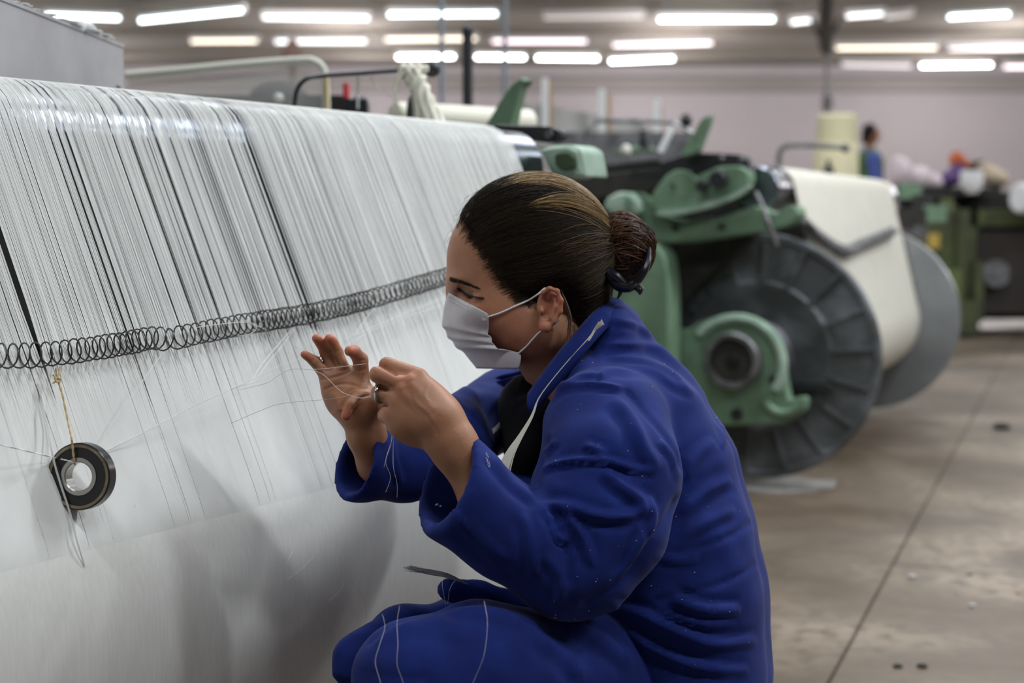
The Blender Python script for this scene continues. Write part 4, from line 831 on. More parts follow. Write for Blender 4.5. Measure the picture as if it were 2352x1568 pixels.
# ---------------- head
def head_field(h=.0022):
    f = fld(985, 400, 1480, 980, 1.58, 1.90, h)
    E(f, 1222, 575, D0, 172, 152, .072, .02)
    E(f, 1128, 610, D0, 97, 118, .060, .03)
    E(f, 1140, 702, D0, 98, 100, .057, .03)
    for s in (-1, 1):
        E(f, 1108, 722, D0+s*.034, 46, 36, .024, .03)
        K(f, (1250, 768, D0+s*.046, 34), (1166, 802, D0+s*.022, 25), .02)
        E(f, 1210, 750, D0+s*.040, 62, 60, .026, .03)
        E(f, 1062, 650, D0+s*.022, 30, 11, .02, .016)
    E(f, 1142, 812, D0, 28, 20, .022, .014)
    E(f, 1088, 778, D0, 30, 36, .026, .02)
    K(f, (1043, 672, D0, 9), (1030, 728, D0, 13), .012); E(f, 1042, 738, D0, 14, 11, .016, .01)
    for s in (-1, 1):
        E(f, 1066, 680, D0+s*.044, 25, 17, .014, .012, 'sub')
        E(f, 1086, 677, D0+s*.031, 27, 22, .0155, .006)
        E(f, 1082, 690, D0+s*.036, 26, 10, .011, .01)
    K(f, (1285, 740, D0+.005, 84), (1345, 915, D0+.01, 104), .03)
    K(f, (1225, 790, D0, 44), (1290, 885, D0, 66), .025)
    return f
hf = head_field(); HV, HQ = hf.mesh(); HV = relax(HV, HQ, 2); HV = fold(HV, HQ, [([(1052, 654), (1066, 661), (1082, 668), (1100, 674)], 3.2, -1.6), ([(1064, 690), (1082, 697), (1104, 694)], 3.5, -1.0), ([(1070, 668), (1090, 676)], 7, .8)]); HB = bvh(HV, HQ)
# ---------------- ear (own fine field, merged into the body mesh)
def ear(side):
    f = fld(1215, 645, 1310, 785, D0-.11*side-.02 if side > 0 else D0+.05, D0-.045 if side > 0 else D0+.13, .0011) if False else None
    z0 = D0-side*.082
    f = fld(1210, 640, 1315, 790, min(z0-.03, z0+.03), max(z0-.03, z0+.03), .0012)
    g = lambda px, py, o: (px, py, z0+side*o)
    E(f, 1263, 700, z0+side*.004, 30, 38, .0055, .006); E(f, 1252, 742, z0+side*.003, 16, 20, .005, .006)
    rim = [g(1246, 690, .004), g(1248, 672, -.001), g(1262, 662, -.004), g(1280, 668, -.006), g(1289, 690, -.006), g(1287, 715, -.005), g(1274, 738, -.003), g(1258, 755, 0)]
    chain(f, [(*q, 5.2) for q in rim], .003)
    E(f, 1261, 698, z0-side*.002, 16, 24, .005, .003, 'sub'); E(f, 1254, 716, z0-side*.001, 11, 14, .006, .003, 'sub')
    chain(f, [(*g(1276, 682, -.001), 4), (*g(1276, 705, -.003), 5), (*g(1266, 730, -.003), 5)], .003)
    E(f, 1244, 714, z0+side*-.001, 6, 8, .005, .003); E(f, 1252, 752, z0, 13, 12, .005, .004)
    E(f, 1258, 705, z0+side*.012, 26, 34, .010, .004)
    return f.mesh()
EV, EQ = ear(1); EV2, EQ2 = ear(-1); EV = relax(EV, EQ, 4); EV2 = relax(EV2, EQ2, 4)
# ---------------- near hand (her left, seen from its back)
nd = 1.50
f = fld(838, 805, 1150, 1240, 1.42, 1.60, .0018)
K(f, (1000, 962, nd, 60), (1040, 1020, nd+.002, 50), .02); K(f, (1040, 1020, nd, 48), (1120, 1160, nd+.004, 52), .02); K(f, (1120, 1160, nd, 50), (1240, 1250, nd, 52), .02)
E(f, 962, 925, nd+.004, 62, 56, .018, .016)
for (x, y, r, dd) in ((962, 872, 18, .002), (936, 890, 19, -.002), (912, 916, 19, -.001), (902, 946, 20, .001)):
    K(f, (1010, 965, nd+.003, 36), (x, y, nd+dd, r), .016)
E(f, 935, 975, nd+.004, 46, 36, .016, .014)
K(f, (962, 864, nd+.003, 20), (889, 838, nd+.010, 18), .003); K(f, (889, 838, nd+.010, 17.5), (896, 868, nd+.036, 15), .003); K(f, (896, 868, nd+.034, 14), (884, 886, nd+.050, 12), .004)
K(f, (934, 886, nd-.003, 21), (869, 860, nd-.002, 20.5), .003); K(f, (869, 860, nd-.001, 20), (878, 874, nd+.030, 15.5), .003); K(f, (878, 878, nd+.030, 14), (872, 892, nd+.048, 12), .004)
K(f, (908, 912, nd, 21), (872, 904, nd+.004, 19.5), .003); K(f, (872, 903, nd+.006, 18.5), (880, 908, nd+.032, 15), .004); K(f, (880, 908, nd+.032, 14), (892, 915, nd+.044, 12), .004)
K(f, (900, 948, nd, 22), (887, 953, nd+.008, 20), .003); K(f, (888, 955, nd+.012, 16), (905, 950, nd+.034, 13), .004)
K(f, (1000, 960, nd+.025, 24), (940, 905, nd+.046, 19), .01); K(f, (940, 905, nd+.046, 16), (890, 872, nd+.052, 14), .006)
E(f, 968, 1000, nd+.016, 46, 26, .016, .014)
# creases between fingers
for a, b in (((862, 834, nd+.000, 3.6), (914, 859, nd-.007, 2.6)), ((848, 880, nd-.004, 5), (888, 893, nd-.008, 2.6)), ((860, 926, nd-.001, 5), (888, 930, nd-.007, 2.6))): K(f, a, b, .004, 'sub')
NV, NQ = f.mesh(); NV = relax(NV, NQ, 1)
NV = fold(NV, NQ, [([(860, 834), (885, 845), (914, 861)], 3.2, -3.2), ([(848, 878), (868, 885), (892, 895)], 3.2, -3.2), ([(856, 926), (872, 927), (892, 932)], 3.2, -3.0), ([(925, 862), (965, 905), (1000, 945)], 9, 1.0), ([(912, 888), (950, 920), (990, 950)], 9, 1.0),
    ([(938, 858), (950, 872)], 9, 1.3), ([(914, 882), (926, 894)], 9, 1.3), ([(950, 900), (958, 926), (985, 950), (1000, 975)], 3.5, .7), ([(986, 880), (975, 905), (985, 925)], 3, .5), ([(880, 826), (886, 836), (884, 848)], 2, -.5), ([(852, 850), (860, 856), (858, 868)], 2, -.5), ([(1010, 950), (1000, 975), (1004, 1000)], 4, -.6)])
# ---------------- far hand (her right, open palm)
fd = 1.585
f = fld(670, 745, 960, 1180, 1.50, 1.66, .0017)
K(f, (830, 950, fd+.004, 42), (842, 1000, fd+.01, 38), .02); K(f, (842, 1000, fd+.01, 36), (866, 1062, fd+.03, 38), .02); K(f, (866, 1066, fd+.03, 38), (935, 1068, fd+.06, 38), .02)
for (x, y, r, dd) in ((750, 868, 15, .004), (771, 863, 16, .006), (794, 862, 17, .007), (824, 866, 18, .004)):
    K(f, (820, 935, fd+.004, 36), (x, y, fd+dd, r), .014)
E(f, 792, 890, fd+.003, 48, 46, .010, .012); E(f, 772, 905, fd, 26, 44, .011, .012); E(f, 806, 925, fd, 36, 34, .014, .012)
K(f, (748, 862, fd+.002, 15), (722, 829, fd-.003, 12.5), .0035); K(f, (722, 829, fd-.003, 12.5), (700, 814, fd-.010, 10.2), .003)
K(f, (769, 858, fd+.003, 13.6), (747, 808, fd+.001, 12.6), .0015); K(f, (747, 808, fd+.001, 12.6), (734, 784, fd-.007, 11.6), .003); K(f, (734, 784, fd-.008, 11.5), (727, 777, fd-.014, 11), .003)
K(f, (795, 858, fd+.001, 14.6), (774, 808, fd-.002, 13.4), .001); K(f, (774, 806, fd-.002, 13.4), (763, 786, fd-.008, 13), .003); K(f, (763, 786, fd-.006, 12.8), (757, 778, fd-.013, 12), .003)
K(f, (830, 866, fd+.001, 19), (828, 826, fd-.006, 17.5), .003); K(f, (828, 826, fd-.006, 17), (814, 808, fd-.020, 15), .003); K(f, (812, 806, fd-.020, 14), (803, 806, fd-.030, 12.5), .003)
E(f, 844, 928, fd-.006, 34, 36, .017, .012)
K(f, (856, 925, fd-.010, 22), (828, 904, fd-.020, 14), .008); K(f, (828, 904, fd-.020, 13.5), (806, 928, fd-.028, 12.5), .003); K(f, (806, 928, fd-.028, 12), (794, 955, fd-.030, 11.5), .003)

FV, FQ = f.mesh(); FV = relax(FV, FQ, 1)
FV = fold(FV, FQ, [([(728, 872), (760, 868), (790, 858), (806, 850)], 2.6, -1.3), ([(742, 896), (770, 884), (800, 882), (840, 890)], 2.6, -1.5), ([(846, 888), (812, 892), (796, 908), (786, 940)], 3.0, -2.0), ([(757, 802), (768, 822), (782, 842)], 2.8, -3.0), ([(800, 815), (806, 835), (811, 850)], 2.6, -2.5),
    ([(742, 846), (752, 852), (764, 848)], 2.2, -1.2), ([(770, 850), (784, 852), (800, 846)], 2.2, -1.2), ([(812, 850), (828, 852), (842, 846)], 2.2, -1.2), ([(715, 832), (724, 822)], 2, -.9), ([(739, 812), (754, 804)], 2, -.9), ([(766, 812), (782, 802)], 2, -.9), ([(818, 830), (840, 826)], 2.2, -1.2), ([(808, 945), (830, 915), (850, 905)], 3, -2.0), ([(760, 900), (775, 925), (782, 945)], 10, 1.6), ([(830, 870), (846, 880)], 9, 1.2)])
# ---------------- core of the body under the clothes (legs, trunk), coarse
f = fld(760, 800, 1790, 2420, 1.30, 2.06, .012)
K(f, (1340, 880, 1.75, 95), (1470, 1100, 1.74, 150), .04); K(f, (1470, 1100, 1.74, 150), (1540, 1480, 1.70, 165), .04)
chain(f, [(1400, 960, 1.64, 80), (1370, 1220, 1.53, 75), (1320, 1300, 1.51, 60), (1180, 1220, 1.50, 52)], .02)
chain(f, [(1180, 930, 1.91, 55), (1040, 1010, 1.76, 50), (930, 1062, 1.655, 44), (870, 1070, 1.615, 38)], .02)
GV, GQ = f.mesh()
def join(parts):
    V = []; Q = []; b = 0
    for v, q in parts: V.append(v); Q.append(q+b); b += len(v)
    return np.concatenate(V), np.concatenate(Q)
BV, BQ = join([(HV, HQ), (EV, EQ), (EV2, EQ2), (NV, NQ), (FV, FQ), (GV, GQ)])
body = obj('body', mbq(BV, BQ), 'skin', woman, fix=False, smooth='full')
def blush(o, V, spots):
    a = o.data.attributes.new('blush', 'FLOAT', 'POINT'); w = np.zeros(len(V))
    for (px, py, d, r, s) in spots: w = np.maximum(w, s*np.exp(-((np.linalg.norm(V-cs(px, py, d), axis=1)/rp(r, d))**2)))
    a.data.foreach_set('value', w.astype(np.float32))
blush(body, BV, [(699, 813, fd-.01, 14, .9), (728, 776, fd-.012, 17, 1), (757, 776, fd-.012, 18, 1), (804, 803, fd-.03, 17, .9), (794, 952, fd-.03, 20, .9), (932, 868, nd-.01, 26, .35), (918, 893, nd-.01, 20, .3), (895, 945, nd, 24, .3),
                 (1275, 690, D0-.085, 36, .5), (1252, 750, D0-.08, 20, .55), (1110, 735, 1.69, 50, .30), (1066, 690, D0-.04, 16, .4), (868, 850, nd, 22, .3), (1180, 780, 1.68, 60, .2)])
# ---------------- eye, lash, brow
mb = MB(); mb.sphere(c2w(cs(1083, 679.5, D0-.0325)), .0142, 28, 18); obj('eyeball', mb, 'eye', woman)
mb = MB(); mb.sphere(c2w(cs(1076, 681, D0-.0405)), (.0062, .0062, .0062), 20, 12); obj('iris', mb, 'iris', woman)
mb = MB(); mb.sphere(c2w(hit(HB, 1080, 682.5, .0002)), (.0042, .0012, .0014), 16, 8); obj('eye_glint', mb, mat('wet_eye', (.12, .10, .10), .08), woman)
def on_head(px, py, off=.0008): return c2w(hit(HB, px, py, off, 1.70))
mb = MB(); lash = [(1051, 660), (1058, 666), (1066, 673), (1076, 678), (1086, 680), (1098, 683), (1112, 684)]
mb.tube(smooth_path([on_head(x, y, .001) for x, y in lash], 4), [.0006]+[.0015]*14+[.0010]*(len(lash)*4-4-15)+[.0004], 7)
for i in range(34):
    t = i/33; j = t*(len(lash)-1); k = min(int(j), len(lash)-2); x = lash[k][0]+(lash[k+1][0]-lash[k][0])*(j-k); y = lash[k][1]+(lash[k+1][1]-lash[k][1])*(j-k)
    a = on_head(x, y, .0010); b = a+RT*(-.0035+.004*t)-UP*.0035-FW*.002; mb.tube([a, (a+b)/2-FW*.0008, b], [.0003, .00025, .00008], 4)
obj('eyelashes', mb, 'lash', woman)
mb = MB(); crease = [(1056, 656), (1068, 663), (1082, 669), (1098, 674)]; mb.tube(smooth_path([on_head(x, y, .0001) for x, y in crease], 4), .0006, 5); pass
mb = MB(); r_ = random.Random(2)
for i in range(330):
    t = r_.random(); x = 1031+66*t; yc = 641+6*t+15*t**1.6; w = 4.6*(1-t)**.6+.8; y = yc+r_.uniform(-w, w); a = on_head(x, y, .0003); b = on_head(x+r_.uniform(5, 10), y+r_.uniform(0, 3.5), .0012); mb.tube([a, (a+b)/2+(-FW)*.0003, b], [.00018, .00016, .00006], 3, cap=False)
obj('eyebrow', mb, 'lash', woman)
# ---------------- hair
HAIR = [(1020, 512), (1040, 508), (1052, 516), (1074, 556), (1100, 584), (1116, 610), (1142, 646), (1162, 660), (1176, 684), (1196, 702), (1214, 706), (1228, 690), (1240, 668), (1262, 656), (1284, 664), (1296, 690), (1300, 730), (1318, 772), (1345, 792), (1400, 742), (1420, 690), (1450, 600), (1450, 350), (1000, 350)]
f = fld(1000, 370, 1460, 830, 1.61, 1.87, .0022)
E(f, 1222, 562, D0, 182, 164, .0795, .02); E(f, 1300, 610, D0, 112, 130, .074, .02); E(f, 1145, 572, D0, 108, 118, .066, .01); E(f, 1355, 575, D0, 46, 60, .045, .02)
E(f, 1170, 640, D0, 70, 70, .066, .01); K(f, (1320, 700, D0, 84), (1350, 760, D0+.005, 86), .02); E(f, 1250, 660, D0, 70, 50, .074, .02)
f.polyz(HAIR, D0-.03, .022)
E(f, 1255, 712, D0-.085, 26, 46, .022, .006, 'sub'); E(f, 1255, 712, D0+.085, 26, 46, .022, .006, 'sub')
AV, AQ = f.mesh(); AV = relax(AV, AQ, 3); AB = bvh(*join([(HV, HQ), (AV, AQ)]))
hair = obj('hair', mbq(AV, AQ), 'hairbase', woman, fix=False, smooth='full')
KN = cs(1386, 578, D0); HC = cs(1235, 600, D0)
def surf_dir(d):
    d = Vector(d); d.normalize(); h = AB.ray_cast(Vector(HC)+d*.28, -d); return None if h[0] is None else (np.array(h[0]), np.array(h[1]))
def strands(n, pick, r, matn, tint, lift=(.0003, .0022), name='hair_strands', seed=1):
    rg = random.Random(seed); mb = MB(); T = []
    for i in range(n):
        p0 = pick(rg)
        if p0 is None: continue
        side = rg.choice((-1, 1)) if rg.random() < .35 else -1
        L = rg.uniform(*lift); bias = rg.uniform(.0, .25); wob = rg.uniform(-.02, .02); end = KN+np.array([rg.gauss(0, .004), rg.gauss(0, .007), rg.gauss(0, .008)]); pts = []
        m = 15; d0 = p0-HC; d1 = end-HC
        if side > 0: d0 = d0*np.array([1, 1, -1])
        d0n = d0/np.linalg.norm(d0); d1n = d1/np.linalg.norm(d1); om = math.acos(max(-1, min(1, float(d0n@d1n))))
        if om < .05 or om > 2.9: continue
        for k in range(m):
            t = k/(m-1); q = (math.sin((1-t)*om)*d0n+math.sin(t*om)*d1n)/math.sin(om); q = q+np.array([0, 1, 0])*bias*math.sin(math.pi*t)+np.array([0, 0, 1.])*wob*math.sin(math.pi*t*2)
            s = surf_dir(q)
            if s is None: pts = []; break
            edge = min(1, k/2.0); pts.append(s[0]+s[1]*(L*edge*math.sin(math.pi*min(1, t*.9+.1))+.0002))
        if len(pts) < m: continue
        b = len(mb.v); mb.tube([c2w(q) for q in pts], [r*.4]+[r]*(m-2)+[r*.8], 3, cap=False); T += [tint(rg, p0)]*(len(mb.v)-b)
    o = obj(name, mb, matn, woman, fix=False, smooth='full'); a = o.data.attributes.new('tint', 'FLOAT', 'POINT'); a.data.foreach_set('value', np.array(T, np.float32)); return o
def pick_any(rg):
    for _ in range(20):
        px = rg.uniform(1030, 1380); py = rg.uniform(395, 760)
        if py > 500+(px-1046)*1.05 and px < 1215 or (px < 1300 and py > 655) or (px < 1330 and py > 740): continue
        h = AB.ray_cast(Vector((0, 0, 0)), Vector(cs(px, py, 1)).normalized())
        if h[0] is not None: return np.array(h[0])
    return None
def pick_line(line, j):
    def g(rg):
        k = rg.randrange(len(line)-1); t = rg.random(); px = line[k][0]+(line[k+1][0]-line[k][0])*t+rg.uniform(-j, j); py = line[k][1]+(line[k+1][1]-line[k][1])*t+rg.uniform(-j, j)
        h = AB.ray_cast(Vector((0, 0, 0)), Vector(cs(px, py, 1)).normalized()); return np.array(h[0]) if h[0] is not None else None
    return g
st = strands(2600, pick_any, .00030, 'hair', lambda rg, p: max(0, rg.gauss(.02, .035)), seed=1)
st2 = strands(1500, pick_line([(1046, 500), (1078, 545), (1104, 578), (1122, 612), (1146, 640), (1168, 660), (1190, 692), (1212, 700)], 9), .00026, 'hair', lambda rg, p: max(0, rg.gauss(.02, .04)), seed=2)
st5 = strands(420, pick_line([(1036, 506), (1066, 552), (1094, 588), (1114, 620), (1136, 654), (1160, 674), (1184, 700)], 7), .00013, 'hair', lambda rg, p: max(0, rg.gauss(.03, .04)), seed=6)
st3 = strands(460, pick_line([(1120, 432), (1170, 420), (1230, 412), (1290, 420)], 13), .00036, 'hair', lambda rg, p: min(1, max(.05, rg.gauss(.50, .38))), lift=(.0018, .0036), seed=3)
st6 = strands(150, pick_line([(1185, 482), (1225, 468), (1262, 462)], 6), .00034, 'hair', lambda rg, p: min(1, max(.1, rg.gauss(.65, .3))), lift=(.002, .0042), seed=8); st6['kind'] = 'stuff'
st4 = strands(110, pick_line([(1250, 560), (1270, 600), (1290, 640), (1320, 680)], 14), .00034, 'hair', lambda rg, p: min(1, max(.03, rg.gauss(.20, .14))), lift=(.001, .003), seed=4)
for q in (st, st2, st3, st4, st5): q['kind'] = 'stuff'
# flyaway wisps
mb = MB(); rg = random.Random(9)
for i in range(150):
    a = rg.uniform(.75, 2.9) if i < 110 else rg.uniform(0, .8); base = surf_dir((math.cos(a), math.sin(a), rg.uniform(-.5, .6)))
    if base is None or base[0][1] < cs(0, 640, D0)[1]: continue
    p, n = base; tdir = np.cross(n, [0, 0, 1.])*rg.choice((-1, 1)); L = rg.uniform(.01, .028); pts = [c2w(p+tdir*L*t+n*(math.sin(t*2.2)*L*rg.uniform(.10, .34))+np.array([0, 0, 1])*.004*math.sin(t*5+i)) for t in np.linspace(0, 1, 7)]
    mb.tube(pts, .00011, 3, cap=False)
w_ = obj('flyaway_hair', mb, 'hair', woman, fix=False); w_['kind'] = 'stuff'
mb = MB()   # side wisps before and behind the ear
for i in range(46):
    r1 = rg.uniform(-4, 4); z = D0-.070-rg.uniform(0, .006)
    pts = [(1290+r1*.4, 668+r1, z), (1301+r1, 700, z-.002), (1309+r1*1.2, 735, z-.003), (1306+r1*1.6, 770+rg.uniform(-10, 30), z-.002)] if i < 26 else [(1318+r1, 745, z+.01), (1322+r1*1.5, 790, z-.002), (1316+r1*3, 822+rg.uniform(-10, 16), z-.004)]
    mb.tube([c2w(cs(*q)) for q in smooth_path(pts, 4)], .00022, 3, cap=False)
w_ = obj('side_wisp', mb, mat('light_brown_wisp', (.14, .085, .05), .5), woman, fix=False); w_['kind'] = 'stuff'
# ---------------- bun
f = fld(1360, 470, 1520, 680, D0-.07, D0+.07, .0022)
E(f, 1428, 560, D0, 52, 66, .040, .02); E(f, 1462, 578, D0, 30, 44, .030, .02); E(f, 1412, 610, D0, 30, 42, .03, .02); E(f, 1395, 560, D0, 24, 44, .026, .02); E(f, 1480, 552, D0, 14, 12, .014, .012)
UV_, UQ = f.mesh(); UV_ = relax(UV_, UQ, 2); UB = bvh(UV_, UQ); bun = obj('bun', mbq(UV_, UQ), 'bun', woman, fix=False, smooth='full')
mb = MB(); T = []; rg = random.Random(5); BCn = cs(1432, 572, D0)
for i in range(1300):
    grp = rg.choice((0, 0, 1, 1, 2)); 
    ph = rg.uniform(0, 2*math.pi); tilt = {0: .3, 1: 1.0, 2: -.5}[grp]+rg.gauss(0, .12); c, s = math.cos(tilt), math.sin(tilt)
    lat = rg.gauss(0, .5); lf = rg.uniform(.0002, .0055 if abs(math.sin(lat*9)) > .5 else .001); span = rg.uniform(1.2, 3.0); pts = []
    for k in range(12):
        q = ph+span*k/11; v = np.array([math.cos(q)*math.cos(lat), math.sin(q)*math.cos(lat), math.sin(lat)+.15*math.sin(q*2+i)]); v = np.array([v[0], v[1]*c-v[2]*s, v[1]*s+v[2]*c]) if grp != 2 else np.array([v[0]*c-v[2]*s, v[1], v[0]*s+v[2]*c])
        d = Vector(v).normalized(); h = UB.ray_cast(Vector(BCn)+d*.2, -d)
        if h[0] is None: pts = []; break
        pts.append(np.array(h[0])+np.array(h[1])*(.0003+lf*math.sin(math.pi*k/11)))
    if not pts: continue
    b = len(mb.v); mb.tube([c2w(q) for q in smooth_path(pts, 2)], rg.uniform(.00022, .00042), 3, cap=False); T += [min(1, max(0, rg.gauss(.30, .35)))]*(len(mb.v)-b)
bs = obj('bun_strands', mb, 'bun', bun, fix=False, smooth='full'); bs.parent = bun; a = bs.data.attributes.new('tint', 'FLOAT', 'POINT'); a.data.foreach_set('value', np.array(T, np.float32)); bs['kind'] = 'stuff'
# claw clip
cl = thing('hair_claw', (0, 0, 0), None, None); cl.parent = woman; cl.location = Vector(c2w(cs(1430, 640, D0)))-woman.location
def ctube(name, pts, rr, par=cl):
    pts2 = smooth_path([np.array(q, float) for q in pts], 4); R_ = np.interp(np.linspace(0, 1, len(pts2)), np.linspace(0, 1, len(rr)), rr)
    mb = MB(); mb.tube([c2w(cs(*q)) for q in pts2], [r/FPX*D0 for r in R_], 9); return obj(name, mb, 'clip', par)
z = D0-.045
ctube('clip_arm', [(1381, 600, z+.012), (1392, 620, z), (1412, 638, z-.002), (1430, 654, z)], [5, 12, 15, 12])
ctube('clip_arm', [(1490, 566, z+.02), (1488, 595, z+.008), (1479, 622, z), (1466, 644, z), (1455, 656, z)], [4, 8, 10, 9, 6])
ctube('clip_spine', [(1398, 634, z), (1420, 656, z-.003), (1445, 661, z-.003), (1462, 654, z)], [10, 12, 10, 8])
ctube('clip_tooth', [(1424, 656, z), (1425, 672, z-.001), (1418, 686, z)], [6, 5, 1.5]); ctube('clip_tooth', [(1458, 654, z), (1468, 666, z-.002), (1464, 672, z-.002)], [6, 9, 9])
ctube('clip_tooth', [(1388, 625, z+.01), (1378, 640, z+.012), (1380, 655, z+.014)], [6, 5, 2])
ctube('clip_spine', [(1462, 650, z), (1474, 668, z-.002)], [7, 9])
# ---------------- mask
rows = [((1029, 671), (1122, 721), .058), ((1023, 690), (1122, 733), .060), ((1018, 712), (1122, 745), .061), ((1016, 735), (1122, 760), .061), ((1020, 752), (1123, 772), .060), ((1023, 758), (1125, 774), .061), ((1030, 778), (1132, 790), .060),
        ((1035, 782), (1134, 792), .060), ((1047, 800), (1148, 803), .062), ((1058, 806), (1165, 806), .062), ((1072, 818), (1198, 809), .062), ((1080, 828), (1196, 828), .061), ((1094, 846), (1192, 848), .058)]
def mask_pt(i, s, side):
    F, Sd, ws = rows[i]; a = s*math.pi/2; e = 1-math.cos(a)**1.0; px = F[0]+(Sd[0]-F[0])*e; py = F[1]+(Sd[1]-F[1])*e
    z = D0-side*ws*(math.sin(a)**.9)*.98
    if 3 < i < 11: px += 2.5*math.sin(s*9+i)*.8
    return cs(px, py, z)
NC = 14; V = []; 
for i in range(len(rows)):
    for j in range(-NC, NC+1):
        q = mask_pt(i, abs(j)/NC, 1 if j >= 0 else -1)
        if i in (4, 6, 8): q = q+np.array([-.0028, 0, .0022*(1 if j >= 0 else -1)])
        if i in (5, 7, 9): q = q+np.array([.0024, .0006, -.0016*(1 if j >= 0 else -1)])
        V.append(q)
# keep the mask outside the face
V2 = []
for q in V:
    if q[2] > -D0:   # camera side
        px = q[0]/-q[2]*FPX+1176; py = 784-q[1]/-q[2]*FPX; h = hit(HB, px, py, .0022, None) if False else HB.ray_cast(Vector((0, 0, 0)), Vector(q).normalized())
        if h[0] is not None and -h[0][2] < -q[2]+.002: q = q*((-h[0][2]-.0025)/-q[2])
    V2.append(q)
w = 2*NC+1; mb = MB(); mb.v = [tuple(c2w(q)) for q in V2]; mb.f = [(i*w+j, i*w+j+1, (i+1)*w+j+1, (i+1)*w+j) for i in range(len(rows)-1) for j in range(w-1)]
mk = obj('face_mask', mb, 'mask', woman, fix=True, smooth='full')
md = mk.modifiers.new('s', 'SUBSURF'); md.levels = 1; md.render_levels = 2; md2 = mk.modifiers.new('t', 'SOLIDIFY'); md2.thickness = .0012
MBV = BVHTree.FromPolygons([Vector(q) for q in V2], mb.f)
def on_mask(px, py, off=.0012):
    h = MBV.ray_cast(Vector((0, 0, 0)), Vector(cs(px, py, 1)).normalized()); return c2w(np.array(h[0])*(1-off/1.7)) if h[0] is not None else P(px, py, 1.69)
mb = MB()
for off in (9, 17):
    for k in range(26):
        t = (k+.5)/26; x0 = 1030+88*t; y0 = 671+48*t**.95+off; mb.tube([on_mask(x0, y0), on_mask(x0+1.7, y0+.9)], .00028, 4)
obj('stitch_line', mb, mat('stitch_grey', (.30, .28, .29), .9), mk, kind='stuff')  # grey stitch dashes along the upper edge of the mask
mb = MB(); mb.tube([c2w(q) for q in smooth_path([hit(MBV, 1118, 729, -.001), hit(HB, 1150, 718, .0022), hit(HB, 1185, 703, .0022), hit(HB, 1212, 691, .0030), cs(1235, 676, D0-.074), cs(1256, 660, D0-.068), cs(1282, 664, D0-.064)], 6)], .0011, 8)
mb.tube([c2w(q) for q in smooth_path([hit(MBV, 1190, 812, -.001), hit(HB, 1208, 795, .0022), hit(HB, 1222, 780, .0022), cs(1238, 764, D0-.072), cs(1256, 752, D0-.070), cs(1284, 735, D0-.072)], 6)], .0011, 8)
obj('ear_loop', mb, 'white', mk, kind='stuff')
mb = MB(); 
for px, py in ((1112, 730),): 
    c = on_mask(px, py, .0008); mb.lathe(c, -FW, [(0, 0), (0, .0032), (.0003, .0032), (.0003, 0)], 16)
obj('weld_spot', mb, mat('weld_grey', (.45, .42, .43), .8), mk)
# ---------------- ring
rc = c2w(cs(871, 903, nd+.003)); rax = c2w(cs(880, 905, nd-.001))-rc; rax = RT*.80-FW*.35+UP*-.05; rax /= np.linalg.norm(rax)
mb = MB(); mb.lathe(c2w(cs(873, 904, nd+.003)), rax, [(-.0018, .0098), (-.0018, .0106), (0, .0111), (.0018, .0106), (.0018, .0098), (-.0018, .0098)], 36); obj('finger_ring', mb, 'silver', woman)
# ---------------- overalls: jacket
f = fld(745, 660, 1800, 1620, 1.33, 2.04, .0042)
spine = [(1405, 850, 80), (1468, 975, 160), (1503, 1090, 190), (1520, 1230, 212), (1535, 1370, 222), (1545, 1540, 226)]
for dz in (-.072, 0, .085):
    chain(f, [(x, y, 1.75+dz*(.75 if i == 0 else 1), r*(1 if dz == 0 else .96)) for i, (x, y, r) in enumerate(spine)], .012)
E(f, 1408, 756, 1.75, 58, 60, .075, .03); K(f, (1395, 770, 1.75, 68), (1430, 880, 1.74, 110), .02); K(f, (1430, 790, 1.75, 55), (1500, 900, 1.75, 78), .02)
chain(f, [(1350, 880, 1.66, 62), (1400, 950, 1.62, 120)], .02)
K(f, (1320, 900, 1.86, 80), (1190, 920, 1.93, 78), .03); K(f, (1310, 980, 1.80, 110), (1290, 1160, 1.76, 130), .03); K(f, (1290, 1160, 1.76, 130), (1330, 1400, 1.74, 150), .03)
# near sleeve
chain(f, [(1395, 985, 1.60, 148), (1400, 1080, 1.562, 163), (1375, 1200, 1.535, 156), (1335, 1285, 1.52, 128), (1300, 1305, 1.512, 112)], .008)
E(f, 1300, 1120, 1.56, 82, 60, .07, .02)
fa_ = cs(1300, 1300, 1.515); fb_ = cs(1010, 1095, 1.50); sl = Field(np.minimum(fa_, fb_)-.13, np.maximum(fa_, fb_)+.13, .0042)
def sleeve(f, pts, cut, nrm, inner, k=.012):
    g = Field(f.lo, f.lo+f.h*(f.n-1), f.h); g.F[:] = .05; g.n = f.n; g.ax = f.ax; g.F = np.full(tuple(f.n), .05, np.float32)
    chain(g, pts, k); g.plane(cs(*cut), nrm, .003); 
    for a, b in zip(inner[:-1], inner[1:]): K(g, a, b, .004, 'sub')
    return g
g1 = sleeve(f, [(1300, 1300, 1.515, 118), (1160, 1215, 1.505, 110), (1040, 1120, 1.50, 116), (940, 1040, 1.50, 124)], (1024, 1106, 1.50), (-.80, .42, .42), [(900, 1010, 1.50, 106), (1035, 1112, 1.50, 97), (1150, 1205, 1.505, 80)])
g2 = sleeve(f, [(1170, 925, 1.92, 84), (1040, 1010, 1.76, 92), (930, 1065, 1.66, 84), (825, 1062, 1.605, 84), (740, 1050, 1.57, 92)], (815, 1060, 1.60), (-.78, .30, .52), [(700, 1045, 1.56, 82), (820, 1062, 1.60, 70), (900, 1066, 1.645, 60)])
for g in (g1, g2):
    k = .010; hh = np.clip(0.5+0.5*(f.F-g.F)/k, 0, 1); f.F = f.F*(1-hh)+g.F*hh-k*hh*(1-hh)
# hollow the sleeves again where the smooth union filled them

